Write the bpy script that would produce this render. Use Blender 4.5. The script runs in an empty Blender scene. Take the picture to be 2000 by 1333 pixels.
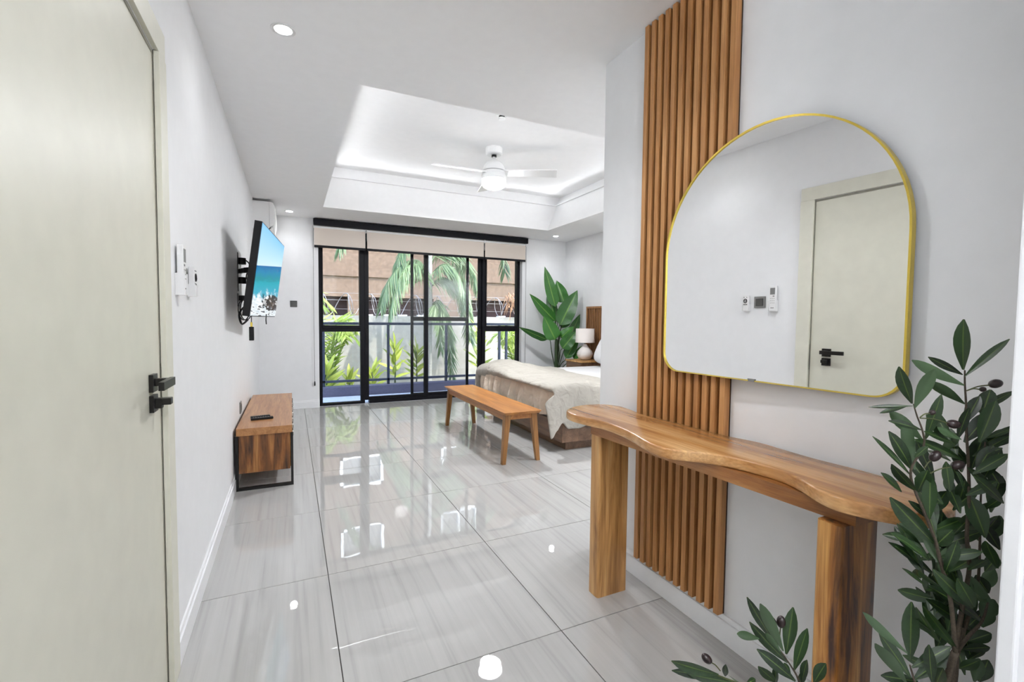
import bpy, bmesh, math, random
from mathutils import Vector, Matrix, noise

PI = math.pi
sc = bpy.context.scene
COL = sc.collection
random.seed(7)

# ------------------------------------------------------------------ camera, world, sun, exposure
cam_d = bpy.data.cameras.new('camera')
cam_d.sensor_width = 36.0
cam_d.lens = 906.25 / 2000.0 * 36.0
cam_d.clip_start = 0.02
cam_d.clip_end = 200
cam = bpy.data.objects.new('camera', cam_d)
COL.objects.link(cam)
_yaw, _pitch, _roll = 0.443855, -0.046488, 0.00978
_f = Vector((math.sin(_yaw) * math.cos(_pitch), math.cos(_yaw) * math.cos(_pitch), math.sin(_pitch)))
_r = Vector((math.cos(_yaw), -math.sin(_yaw), 0))
_u = _r.cross(_f)
_r2 = math.cos(_roll) * _r + math.sin(_roll) * _u
_u2 = -math.sin(_roll) * _r + math.cos(_roll) * _u
m = Matrix.Identity(4)
for i in range(3):
    m[i][0], m[i][1], m[i][2] = _r2[i], _u2[i], -_f[i]
m.translation = (0, 0, 1.2195)
cam.matrix_world = m
sc.camera = cam

W = bpy.data.worlds.new('world')
sc.world = W
W.use_nodes = True
wn = W.node_tree.nodes
wl = W.node_tree.links
bgn = wn['Background']
sky = wn.new('ShaderNodeTexSky')
sky.sky_type = 'NISHITA'
sky.sun_disc = False
sky.sun_elevation = math.radians(56)
sky.sun_rotation = math.radians(150)
sky.air_density = 1.0
sky.dust_density = 1.5
wl.new(sky.outputs[0], bgn.inputs[0])
bgn.inputs[1].default_value = 0.45

sun_d = bpy.data.lights.new('sun', 'SUN')
sun_d.energy = 1.7
sun_d.angle = math.radians(0.6)
sun_d.color = (1.0, 0.95, 0.86)
sun = bpy.data.objects.new('sun', sun_d)
COL.objects.link(sun)
# sun stands behind the house (-Y) and to the right (+X)
sd = Vector((-0.42, 0.66, -1.02))
sun.rotation_euler = sd.to_track_quat('-Z', 'Y').to_euler()
sun.location = (3, -6, 12)

sc.view_settings.view_transform = 'Standard'
sc.view_settings.look = 'None'
sc.view_settings.gamma = 1.0
sc.view_settings.use_curve_mapping = False
sc.view_settings.exposure = 1.76
sc.cycles.max_bounces = 7
sc.cycles.diffuse_bounces = 4
sc.cycles.glossy_bounces = 4
sc.cycles.transparent_max_bounces = 12
sc.cycles.use_adaptive_sampling = True
sc.cycles.adaptive_threshold = 0.15
sc.cycles.caustics_reflective = False
sc.cycles.caustics_refractive = False
sc.cycles.sample_clamp_indirect = 6.0

SPOT_W = 14.0      # each ceiling downlight
FAN_W = 17.0       # lamp under the ceiling fan
ADDED_STRIP_W = 1.0       # each of the four light strips added to brighten the ceiling tray
ADDED_DRUM_W = 12.0      # unseen drum lamp added behind the camera as fill light

# ------------------------------------------------------------------ room measures (metres)
XL, XR, YW, ZC = -0.3746, 1.4807, 6.7727, 2.5344
YE, XH = 2.0153, 4.2085
T, TX0, TY0 = 0.8, 0.1443, 1.5093
YB = -1.6

# ------------------------------------------------------------------ materials
def new_mat(name):
    mt = bpy.data.materials.new(name)
    mt.use_nodes = True
    nt = mt.node_tree
    b = nt.nodes['Principled BSDF']
    return mt, nt, b

def N(nt, t, **kw):
    n = nt.nodes.new(t)
    for k, v in kw.items():
        setattr(n, k, v)
    return n

def ramp(nt, src, stops):
    r = nt.nodes.new('ShaderNodeValToRGB')
    e = r.color_ramp.elements
    while len(e) < len(stops):
        e.new(0.5)
    for i, (p, c) in enumerate(stops):
        e[i].position = p
        e[i].color = (c[0], c[1], c[2], 1)
    nt.links.new(src, r.inputs[0])
    return r

def coords(nt, scale=(1, 1, 1), rnd=0.0, rot=(0, 0, 0)):
    tc = nt.nodes.new('ShaderNodeTexCoord')
    mp = nt.nodes.new('ShaderNodeMapping')
    mp.inputs['Scale'].default_value = scale
    mp.inputs['Rotation'].default_value = rot
    nt.links.new(tc.outputs['Object'], mp.inputs['Vector'])
    if rnd:
        oi = nt.nodes.new('ShaderNodeObjectInfo')
        ml = nt.nodes.new('ShaderNodeMath')
        ml.operation = 'MULTIPLY'
        ml.inputs[1].default_value = rnd
        nt.links.new(oi.outputs['Random'], ml.inputs[0])
        nt.links.new(ml.outputs[0], mp.inputs['Location'])
    return mp.outputs['Vector']

def bump(nt, b, h, strength=0.1, dist=0.01):
    bp = nt.nodes.new('ShaderNodeBump')
    bp.inputs['Strength'].default_value = strength
    bp.inputs['Distance'].default_value = dist
    nt.links.new(h, bp.inputs['Height'])
    nt.links.new(bp.outputs[0], b.inputs['Normal'])

def plain(name, col, rough=0.5, metal=0.0, noise_amt=0.04, nscale=20, spec=0.5, bmp=0.0, coat=0.0):
    mt, nt, b = new_mat(name)
    v = coords(nt, (nscale,) * 3)
    n = N(nt, 'ShaderNodeTexNoise')
    n.inputs['Detail'].default_value = 2
    nt.links.new(v, n.inputs['Vector'])
    lo = [max(0, c * (1 - noise_amt)) for c in col]
    hi = [min(1, c * (1 + noise_amt)) for c in col]
    r = ramp(nt, n.outputs['Fac'], [(0.3, lo), (0.7, hi)])
    nt.links.new(r.outputs[0], b.inputs['Base Color'])
    b.inputs['Roughness'].default_value = rough
    b.inputs['Metallic'].default_value = metal
    b.inputs['Specular IOR Level'].default_value = spec
    b.inputs['Coat Weight'].default_value = coat
    if bmp:
        bump(nt, b, n.outputs['Fac'], bmp, 0.004)
    return mt

def wood(name, c0, c1, c2, axis='Y', scale=1.0, rough=0.4, contrast=1.0, rnd=9.0, coat=0.15, streak=14):
    """grain along the given local axis"""
    mt, nt, b = new_mat(name)
    s = [streak * scale] * 3
    s['XYZ'.index(axis)] = 1.1 * scale
    v = coords(nt, s, rnd)
    n1 = N(nt, 'ShaderNodeTexNoise')
    n1.inputs['Scale'].default_value = 1.0
    n1.inputs['Detail'].default_value = 6
    n1.inputs['Roughness'].default_value = 0.6
    n1.inputs['Distortion'].default_value = 0.7
    nt.links.new(v, n1.inputs['Vector'])
    s2 = [190 * scale] * 3
    s2['XYZ'.index(axis)] = 5 * scale
    v2 = coords(nt, s2, rnd)
    n2 = N(nt, 'ShaderNodeTexNoise')
    n2.inputs['Scale'].default_value = 1.0
    n2.inputs['Detail'].default_value = 3
    nt.links.new(v2, n2.inputs['Vector'])
    d = 0.2 / contrast
    r = ramp(nt, n1.outputs['Fac'], [(0.5 - d, c0), (0.5, c1), (0.5 + d, c2)])
    r2 = ramp(nt, n2.outputs['Fac'], [(0.32, (0.66, 0.6, 0.55)), (0.62, (1, 1, 1))])
    mx = N(nt, 'ShaderNodeMix', data_type='RGBA', blend_type='MULTIPLY')
    mx.inputs[0].default_value = 0.75
    nt.links.new(r.outputs[0], mx.inputs[6])
    nt.links.new(r2.outputs[0], mx.inputs[7])
    nt.links.new(mx.outputs[2], b.inputs['Base Color'])
    b.inputs['Roughness'].default_value = rough
    b.inputs['Coat Weight'].default_value = coat
    b.inputs['Coat Roughness'].default_value = 0.25
    bump(nt, b, n2.outputs['Fac'], 0.12, 0.002)
    return mt

def leafmat(name, c0, c1, rib, trans=0.12, rough=0.4, back=None):
    mt, nt, b = new_mat(name)
    at = N(nt, 'ShaderNodeUVMap')
    sp = N(nt, 'ShaderNodeSeparateXYZ')
    nt.links.new(at.outputs[0], sp.inputs[0])
    v = coords(nt, (30, 30, 30), 5.0)
    n = N(nt, 'ShaderNodeTexNoise')
    nt.links.new(v, n.inputs['Vector'])
    oi = N(nt, 'ShaderNodeObjectInfo')
    ad = N(nt, 'ShaderNodeMath', operation='MULTIPLY_ADD')
    nt.links.new(oi.outputs['Random'], ad.inputs[0])
    ad.inputs[1].default_value = 0.7
    nt.links.new(n.outputs['Fac'], ad.inputs[2])
    r = ramp(nt, ad.outputs[0], [(0.3, c0), (1.15, c1)])
    r.color_ramp.elements[1].position = 1.0
    # midrib from uv.x = 0.5
    s = N(nt, 'ShaderNodeMath', operation='SUBTRACT')
    nt.links.new(sp.outputs[0], s.inputs[0])
    s.inputs[1].default_value = 0.5
    a = N(nt, 'ShaderNodeMath', operation='ABSOLUTE')
    nt.links.new(s.outputs[0], a.inputs[0])
    rr = ramp(nt, a.outputs[0], [(0.025, (1, 1, 1)), (0.05, (0, 0, 0))])
    mx = N(nt, 'ShaderNodeMix', data_type='RGBA')
    nt.links.new(rr.outputs[0], mx.inputs[0])
    nt.links.new(r.outputs[0], mx.inputs[6])
    mx.inputs[7].default_value = (*rib, 1)
    out = mx.outputs[2]
    if back:
        g = N(nt, 'ShaderNodeNewGeometry')
        m2 = N(nt, 'ShaderNodeMix', data_type='RGBA')
        nt.links.new(g.outputs['Backfacing'], m2.inputs[0])
        nt.links.new(out, m2.inputs[6])
        m2.inputs[7].default_value = (*back, 1)
        out = m2.outputs[2]
    nt.links.new(out, b.inputs['Base Color'])
    b.inputs['Roughness'].default_value = rough
    tr = N(nt, 'ShaderNodeBsdfTranslucent')
    nt.links.new(out, tr.inputs[0])
    ms = N(nt, 'ShaderNodeMixShader')
    ms.inputs[0].default_value = trans
    o = nt.nodes['Material Output']
    nt.links.new(b.outputs[0], ms.inputs[1])
    nt.links.new(tr.outputs[0], ms.inputs[2])
    nt.links.new(ms.outputs[0], o.inputs[0])
    return mt

def emit(name, col, strength):
    mt, nt, b = new_mat(name)
    b.inputs['Base Color'].default_value = (0.9, 0.9, 0.9, 1)
    b.inputs['Emission Color'].default_value = (*col, 1)
    b.inputs['Emission Strength'].default_value = strength
    v = coords(nt, (3, 3, 3))
    n = N(nt, 'ShaderNodeTexNoise')
    nt.links.new(v, n.inputs['Vector'])
    r = ramp(nt, n.outputs['Fac'], [(0.0, [c * .97 for c in col]), (1.0, col)])
    nt.links.new(r.outputs[0], b.inputs['Emission Color'])
    return mt

M = {}
M['wall'] = plain('white wall paint', (0.805, 0.81, 0.822), 0.55, noise_amt=0.012, nscale=3)
M['ceil'] = plain('white ceiling paint', (0.92, 0.92, 0.925), 0.7, noise_amt=0.01, nscale=3)
M['trim'] = plain('white gloss trim', (0.83, 0.835, 0.85), 0.3, noise_amt=0.01, nscale=6)
M['door'] = plain('cream door lacquer', (0.66, 0.65, 0.555), 0.38, noise_amt=0.03, nscale=2.2)
M['door_frame'] = plain('cream door frame', (0.69, 0.68, 0.585), 0.42, noise_amt=0.02, nscale=4)
M['gasket'] = plain('grey door seal', (0.30, 0.29, 0.24), 0.6)
M['black_metal'] = plain('dark bronze metal', (0.022, 0.021, 0.02), 0.35, 0.6)
M['satin'] = plain('satin nickel edge', (0.42, 0.42, 0.40), 0.3, 0.9)
M['frame'] = plain('black aluminium', (0.006, 0.006, 0.009), 0.5, 0.0, noise_amt=0.1, spec=0.2)
M['navy'] = plain('navy railing paint', (0.022, 0.032, 0.06), 0.45, noise_amt=0.1)
M['blind'] = plain('beige blind fabric', (0.70, 0.62, 0.55), 0.8, noise_amt=0.04, nscale=120)
M['white_plastic'] = plain('white plastic', (0.80, 0.80, 0.80), 0.32, noise_amt=0.01)
M['grey_plastic'] = plain('graphite plastic', (0.075, 0.075, 0.072), 0.4, 0.3)
M['mid_grey'] = plain('grey plastic', (0.2, 0.2, 0.195), 0.5)
M['black_plastic'] = plain('black plastic', (0.009, 0.009, 0.010), 0.45, spec=0.25)
M['cable'] = plain('black rubber cable', (0.01, 0.01, 0.011), 0.5)
M['gold'] = plain('brushed gold', (0.80, 0.60, 0.12), 0.22, 1.0, noise_amt=0.03)
M['slat'] = wood('oak slat veneer', (0.36, 0.155, 0.045), (0.52, 0.25, 0.088), (0.64, 0.34, 0.135), 'Z', 1.0, 0.5, 0.9, coat=0.03)
M['slat_gap_shade'] = wood('slat backing dark for gap shade', (0.03, 0.012, 0.004), (0.045, 0.018, 0.006), (0.06, 0.025, 0.009), 'Z', 1.0, 0.6, coat=0.0)  # backing darkened to deepen the shade in the gaps between slats
M['teak'] = wood('teak slab', (0.30, 0.12, 0.03), (0.55, 0.27, 0.09), (0.74, 0.44, 0.19), 'Y', 0.9, 0.27, 1.15, coat=0.3, streak=13)
M['teak_dark'] = wood('teak apron', (0.15, 0.05, 0.012), (0.34, 0.135, 0.035), (0.52, 0.25, 0.08), 'Y', 1.3, 0.33, 0.9, coat=0.25)
M['leg_pale'] = wood('pale teak leg', (0.24, 0.10, 0.026), (0.60, 0.32, 0.11), (0.76, 0.48, 0.21), 'Z', 1.2, 0.4, 1.1, coat=0.15)
M['leg_dark'] = wood('dark teak leg', (0.05, 0.016, 0.008), (0.38, 0.15, 0.03), (0.66, 0.35, 0.10), 'Z', 1.25, 0.34, 1.4, coat=0.25)
M['bench'] = wood('honey bench wood', (0.25, 0.088, 0.016), (0.42, 0.165, 0.032), (0.55, 0.24, 0.055), 'Y', 1.1, 0.38, 0.9)
M['bench_leg'] = wood('honey bench leg wood', (0.20, 0.085, 0.02), (0.31, 0.14, 0.036), (0.42, 0.20, 0.06), 'Z', 1.4, 0.4, 0.9)
M['stand_top'] = wood('veneer stand top', (0.30, 0.125, 0.04), (0.46, 0.215, 0.078), (0.58, 0.30, 0.12), 'Y', 1.5, 0.35, 0.8, streak=18)
M['stand_side'] = wood('rustic stand side', (0.06, 0.02, 0.005), (0.26, 0.095, 0.02), (0.48, 0.22, 0.06), 'Z', 1.5, 0.4, 1.2, streak=16)
M['bed_wood'] = wood('brown bed wood', (0.11, 0.06, 0.035), (0.19, 0.105, 0.06), (0.27, 0.155, 0.09), 'Y', 1.5, 0.45, 0.9)
M['head_slat'] = wood('headboard slat', (0.26, 0.12, 0.045), (0.38, 0.185, 0.075), (0.46, 0.24, 0.10), 'Z', 1.2, 0.5, 0.9)
M['head_back'] = plain('headboard shadow board', (0.10, 0.04, 0.018), 0.7)  # dark colour stands in for shade between the headboard slats
M['lampbase'] = plain('white textured ceramic', (0.80, 0.76, 0.73), 0.6, noise_amt=0.05, nscale=70, bmp=0.5)
M['shade'] = plain('off white lamp shade', (0.80, 0.74, 0.70), 0.8, noise_amt=0.03, nscale=90)
M['pot'] = plain('dark woven pot', (0.05, 0.045, 0.04), 0.6, noise_amt=0.2, nscale=60, bmp=0.3)
M['soil'] = plain('dark soil', (0.03, 0.02, 0.014), 0.9, noise_amt=0.4, nscale=60)
M['sheet'] = plain('white bed sheet', (0.70, 0.70, 0.71), 0.8, noise_amt=0.015, nscale=8)
M['olive_stem'] = plain('olive bark', (0.055, 0.04, 0.026), 0.8, noise_amt=0.3, nscale=60)
M['olive_twig'] = plain('olive green twig', (0.06, 0.07, 0.02), 0.7, noise_amt=0.2, nscale=60)
M['olive_leaf'] = leafmat('olive leaf', (0.004, 0.012, 0.005), (0.019, 0.047, 0.013), (0.085, 0.14, 0.03), 0.08, 0.34, (0.045, 0.085, 0.035))
M['bird_leaf'] = leafmat('bird of paradise leaf', (0.008, 0.035, 0.010), (0.055, 0.22, 0.035), (0.16, 0.34, 0.06), 0.2, 0.35)
M['bird_stalk'] = plain('dark green stalk', (0.03, 0.055, 0.02), 0.5, noise_amt=0.2)
M['palm_leaf'] = leafmat('palm leaflet', (0.045, 0.10, 0.04), (0.20, 0.30, 0.14), (0.3, 0.4, 0.15), 0.25, 0.42)
M['areca_leaf'] = leafmat('areca leaflet', (0.10, 0.20, 0.035), (0.34, 0.44, 0.08), (0.4, 0.45, 0.1), 0.3, 0.42)
M['shrub_leaf'] = leafmat('shrub leaf', (0.11, 0.20, 0.03), (0.42, 0.48, 0.07), (0.5, 0.55, 0.15), 0.3, 0.45)
M['palm_trunk'] = plain('pale palm trunk', (0.42, 0.41, 0.37), 0.8, noise_amt=0.2, nscale=9)
M['dry'] = plain('dried vine', (0.34, 0.19, 0.11), 0.9, noise_amt=0.4, nscale=15)
M['wire'] = plain('galvanised wire', (0.30, 0.28, 0.28), 0.5, 0.3)
M['soil_out'] = plain('garden ground', (0.16, 0.17, 0.07), 0.95, noise_amt=0.4, nscale=4)
M['terrace'] = plain('terrace tiles', (0.55, 0.55, 0.58), 0.5, noise_amt=0.05, nscale=4)
M['kerb'] = plain('dark kerb with blue shade tint', (0.085, 0.08, 0.13), 0.6, noise_amt=0.15, nscale=8)  # blue of the shade is mixed into the dark kerb colour
M['bwall'] = plain('grey rendered wall', (0.35, 0.335, 0.305), 0.9, noise_amt=0.07, nscale=2.5, bmp=0.2)
M['facade'] = plain('tan stucco', (0.135, 0.09, 0.062), 0.95, noise_amt=0.2, nscale=1.6, bmp=0.3)
M['opening'] = plain('dark opening', (0.045, 0.022, 0.02), 0.9)
M['facade_white'] = plain('white window frame', (0.85, 0.85, 0.83), 0.6)
M['roof'] = plain('roof concrete', (0.4, 0.4, 0.4), 0.9)
M['down'] = emit('downlight lens', (1.0, 0.99, 0.97), 14.0)
M['fan_lens'] = emit('fan lamp lens', (0.965, 0.98, 1.0), 9.0)
M['added_drum_lens'] = emit('added drum lamp glass', (1.0, 0.99, 0.97), 5.0)

# glossy floor tile with fine streaks along Y
def tile_mat():
    mt, nt, b = new_mat('glossy streaked porcelain')
    v = coords(nt, (34, 0.7, 1), 37.0)
    n = N(nt, 'ShaderNodeTexNoise')
    n.inputs['Scale'].default_value = 1
    n.inputs['Detail'].default_value = 5
    n.inputs['Roughness'].default_value = 0.62
    nt.links.new(v, n.inputs['Vector'])
    v2 = coords(nt, (3.2, 0.35, 1), 37.0)
    n2 = N(nt, 'ShaderNodeTexNoise')
    n2.inputs['Scale'].default_value = 1
    n2.inputs['Detail'].default_value = 3
    nt.links.new(v2, n2.inputs['Vector'])
    r = ramp(nt, n.outputs['Fac'], [(0.27, (0.38, 0.375, 0.365)), (0.46, (0.462, 0.457, 0.445)), (0.75, (0.50, 0.495, 0.484))])
    r2 = ramp(nt, n2.outputs['Fac'], [(0.3, (0.92, 0.92, 0.92)), (0.6, (1, 1, 1))])
    mx = N(nt, 'ShaderNodeMix', data_type='RGBA', blend_type='MULTIPLY')
    mx.inputs[0].default_value = 1.0
    nt.links.new(r.outputs[0], mx.inputs[6])
    nt.links.new(r2.outputs[0], mx.inputs[7])
    nt.links.new(mx.outputs[2], b.inputs['Base Color'])
    b.inputs['Roughness'].default_value = 0.012
    b.inputs['IOR'].default_value = 1.62
    v3 = coords(nt, (5, 5, 1), 11.0)
    n3 = N(nt, 'ShaderNodeTexNoise')
    n3.inputs['Scale'].default_value = 1
    n3.inputs['Detail'].default_value = 1
    nt.links.new(v3, n3.inputs['Vector'])
    bump(nt, b, n3.outputs['Fac'], 0.05, 0.01)
    return mt
M['tile'] = tile_mat()
M['grout'] = plain('dark grout', (0.06, 0.058, 0.055), 0.9)

def glass_mat(name, tint=(0.97, 0.985, 0.98), haze=0.0):
    mt = bpy.data.materials.new(name)
    mt.use_nodes = True
    nt = mt.node_tree
    nt.nodes.clear()
    o = N(nt, 'ShaderNodeOutputMaterial')
    t = N(nt, 'ShaderNodeBsdfTransparent')
    t.inputs[0].default_value = (*tint, 1)
    g = N(nt, 'ShaderNodeBsdfGlossy')
    g.inputs['Roughness'].default_value = 0.01
    fr = N(nt, 'ShaderNodeFresnel')
    fr.inputs[0].default_value = 1.35
    ms = N(nt, 'ShaderNodeMixShader')
    nt.links.new(fr.outputs[0], ms.inputs[0])
    nt.links.new(t.outputs[0], ms.inputs[1])
    nt.links.new(g.outputs[0], ms.inputs[2])
    src = ms.outputs[0]
    if haze:
        d = N(nt, 'ShaderNodeBsdfDiffuse')
        d.inputs[0].default_value = (0.55, 0.55, 0.58, 1)
        m2 = N(nt, 'ShaderNodeMixShader')
        m2.inputs[0].default_value = haze
        nt.links.new(src, m2.inputs[1])
        nt.links.new(d.outputs[0], m2.inputs[2])
        src = m2.outputs[0]
    nt.links.new(src, o.inputs[0])
    return mt
M['glass'] = glass_mat('window glass')
M['mesh'] = glass_mat('insect mesh', (0.93, 0.93, 0.94), 0.05)

def mirror_mat():
    mt, nt, b = new_mat('mirror silver')
    b.inputs['Base Color'].default_value = (0.90, 0.905, 0.905, 1)
    b.inputs['Metallic'].default_value = 1
    v = coords(nt, (2, 2, 2))
    n = N(nt, 'ShaderNodeTexNoise')
    nt.links.new(v, n.inputs['Vector'])
    r = ramp(nt, n.outputs['Fac'], [(0, (0.005,) * 3), (1, (0.012,) * 3)])
    nt.links.new(r.outputs[0], b.inputs['Roughness'])
    return mt
M['mirror'] = mirror_mat()

def duvet_mat(name, c):
    mt, nt, b = new_mat(name)
    v = coords(nt, (11, 11, 11))
    n = N(nt, 'ShaderNodeTexNoise')
    n.inputs['Scale'].default_value = 1.0
    n.inputs['Detail'].default_value = 2
    n.inputs['Distortion'].default_value = 0.6
    nt.links.new(v, n.inputs['Vector'])
    r = ramp(nt, n.outputs['Fac'], [(0.3, [q * .95 for q in c]), (0.7, c)])
    nt.links.new(r.outputs[0], b.inputs['Base Color'])
    b.inputs['Roughness'].default_value = 0.85
    b.inputs['Sheen Weight'].default_value = 0.1
    bump(nt, b, n.outputs['Fac'], 0.5, 0.05)
    return mt
M['duvet'] = duvet_mat('cream duvet cotton', (0.40, 0.375, 0.33))
M['coverlet'] = duvet_mat('beige coverlet cotton', (0.72, 0.59, 0.47))

def screen_mat():
    mt, nt, b = new_mat('tv seascape')
    uv = N(nt, 'ShaderNodeUVMap')
    sp = N(nt, 'ShaderNodeSeparateXYZ')
    nt.links.new(uv.outputs[0], sp.inputs[0])
    U, V = sp.outputs[0], sp.outputs[1]
    def mth(op, a, c=None, d=None):
        n = N(nt, 'ShaderNodeMath', operation=op)
        for i, q in enumerate((a, c, d)):
            if q is None:
                continue
            if isinstance(q, (int, float)):
                n.inputs[i].default_value = q
            else:
                nt.links.new(q, n.inputs[i])
        return n.outputs[0]
    # level-shot sea on a tilted panel: horizon climbs slightly across the picture
    vh = mth('MULTIPLY_ADD', U, 0.17, 0.54)
    t = mth('DIVIDE', mth('SUBTRACT', vh, V), vh)        # 0 at horizon, 1 at bottom
    sk = mth('DIVIDE', mth('SUBTRACT', V, vh), mth('SUBTRACT', 1.0, vh))
    skr = ramp(nt, sk, [(0.0, (0.60, 0.78, 0.88)), (0.25, (0.48, 0.73, 0.92)), (1.0, (0.22, 0.55, 0.92))])
    mp = N(nt, 'ShaderNodeMapping')
    mp.inputs['Scale'].default_value = (5, 30, 1)
    nt.links.new(uv.outputs[0], mp.inputs[0])
    n1 = N(nt, 'ShaderNodeTexNoise')
    n1.inputs['Scale'].default_value = 1
    n1.inputs['Detail'].default_value = 6
    nt.links.new(mp.outputs[0], n1.inputs['Vector'])
    mp2 = N(nt, 'ShaderNodeMapping')
    mp2.inputs['Scale'].default_value = (7, 14, 1)
    nt.links.new(uv.outputs[0], mp2.inputs[0])
    n2 = N(nt, 'ShaderNodeTexNoise')
    n2.inputs['Scale'].default_value = 1
    n2.inputs['Detail'].default_value = 8
    n2.inputs['Roughness'].default_value = 0.65
    nt.links.new(mp2.outputs[0], n2.inputs['Vector'])
    wob = mth('MULTIPLY_ADD', mth('SUBTRACT', n1.outputs['Fac'], 0.5), 0.22, t)
    sea = ramp(nt, wob, [(0.0, (0.0, 0.12, 0.36)), (0.12, (0.0, 0.22, 0.44)), (0.26, (0.0, 0.25, 0.30)), (0.34, (0.0, 0.36, 0.46)), (0.5, (0.03, 0.36, 0.50))])
    foam = mth('ADD', mth('MULTIPLY', mth('SUBTRACT', t, 0.55), 2.2), mth('MULTIPLY', mth('SUBTRACT', n2.outputs['Fac'], 0.5), 2.2))
    fr = ramp(nt, foam, [(0.0, (0, 0, 0)), (0.25, (1, 1, 1))])
    m1 = N(nt, 'ShaderNodeMix', data_type='RGBA')
    nt.links.new(fr.outputs[0], m1.inputs[0])
    nt.links.new(sea.outputs[0], m1.inputs[6])
    wr = ramp(nt, n1.outputs['Fac'], [(0.3, (0.45, 0.55, 0.62)), (0.6, (0.95, 0.97, 0.98))])
    nt.links.new(wr.outputs[0], m1.inputs[7])
    # dark wet rock low on the right, and streaks along the bottom
    du = mth('MULTIPLY', mth('SUBTRACT', U, 0.75), 2.3)
    dv = mth('MULTIPLY', mth('SUBTRACT', V, 0.17), 8.0)
    rad = mth('ADD', mth('POWER', mth('ABSOLUTE', du), 2.0), mth('POWER', mth('ABSOLUTE', dv), 2.0))
    rk = mth('ADD', rad, mth('MULTIPLY', mth('SUBTRACT', n2.outputs['Fac'], 0.5), 5.0))
    rkr = ramp(nt, rk, [(0.45, (1, 1, 1)), (0.75, (0, 0, 0))])
    m2 = N(nt, 'ShaderNodeMix', data_type='RGBA')
    nt.links.new(rkr.outputs[0], m2.inputs[0])
    nt.links.new(m1.outputs[2], m2.inputs[6])
    rc = ramp(nt, n2.outputs['Fac'], [(0.42, (0.012, 0.010, 0.014)), (0.66, (0.16, 0.10, 0.075))])
    nt.links.new(rc.outputs[0], m2.inputs[7])
    bs = mth('MULTIPLY', mth('LESS_THAN', V, 0.13), mth('GREATER_THAN', n1.outputs['Fac'], 0.56))
    m3 = N(nt, 'ShaderNodeMix', data_type='RGBA')
    nt.links.new(bs, m3.inputs[0])
    nt.links.new(m2.outputs[2], m3.inputs[6])
    m3.inputs[7].default_value = (0.10, 0.10, 0.12, 1)
    isk = mth('GREATER_THAN', V, vh)
    m4 = N(nt, 'ShaderNodeMix', data_type='RGBA')
    nt.links.new(isk, m4.inputs[0])
    nt.links.new(m3.outputs[2], m4.inputs[6])
    nt.links.new(skr.outputs[0], m4.inputs[7])
    nt.links.new(m4.outputs[2], b.inputs['Emission Color'])
    b.inputs['Emission Strength'].default_value = 0.34
    b.inputs['Base Color'].default_value = (0.004, 0.004, 0.004, 1)
    b.inputs['Roughness'].default_value = 0.4
    b.inputs['Specular IOR Level'].default_value = 0.08
    return mt
M['screen'] = screen_mat()

# ------------------------------------------------------------------ mesh helpers
def empty(name, loc, label=None, cat=None, group=None, kind=None):
    o = bpy.data.objects.new(name, None)
    o.empty_display_size = 0.1
    o.location = loc
    COL.objects.link(o)
    tag(o, label, cat, group, kind)
    return o

def tag(o, label=None, cat=None, group=None, kind=None):
    if label:
        o['label'] = label
    if cat:
        o['category'] = cat
    if group:
        o['group'] = group
    if kind:
        o['kind'] = kind
    return o

def wloc(o):
    v = Vector((0, 0, 0))
    while o is not None:
        v += o.location
        o = o.parent
    return v

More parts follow.
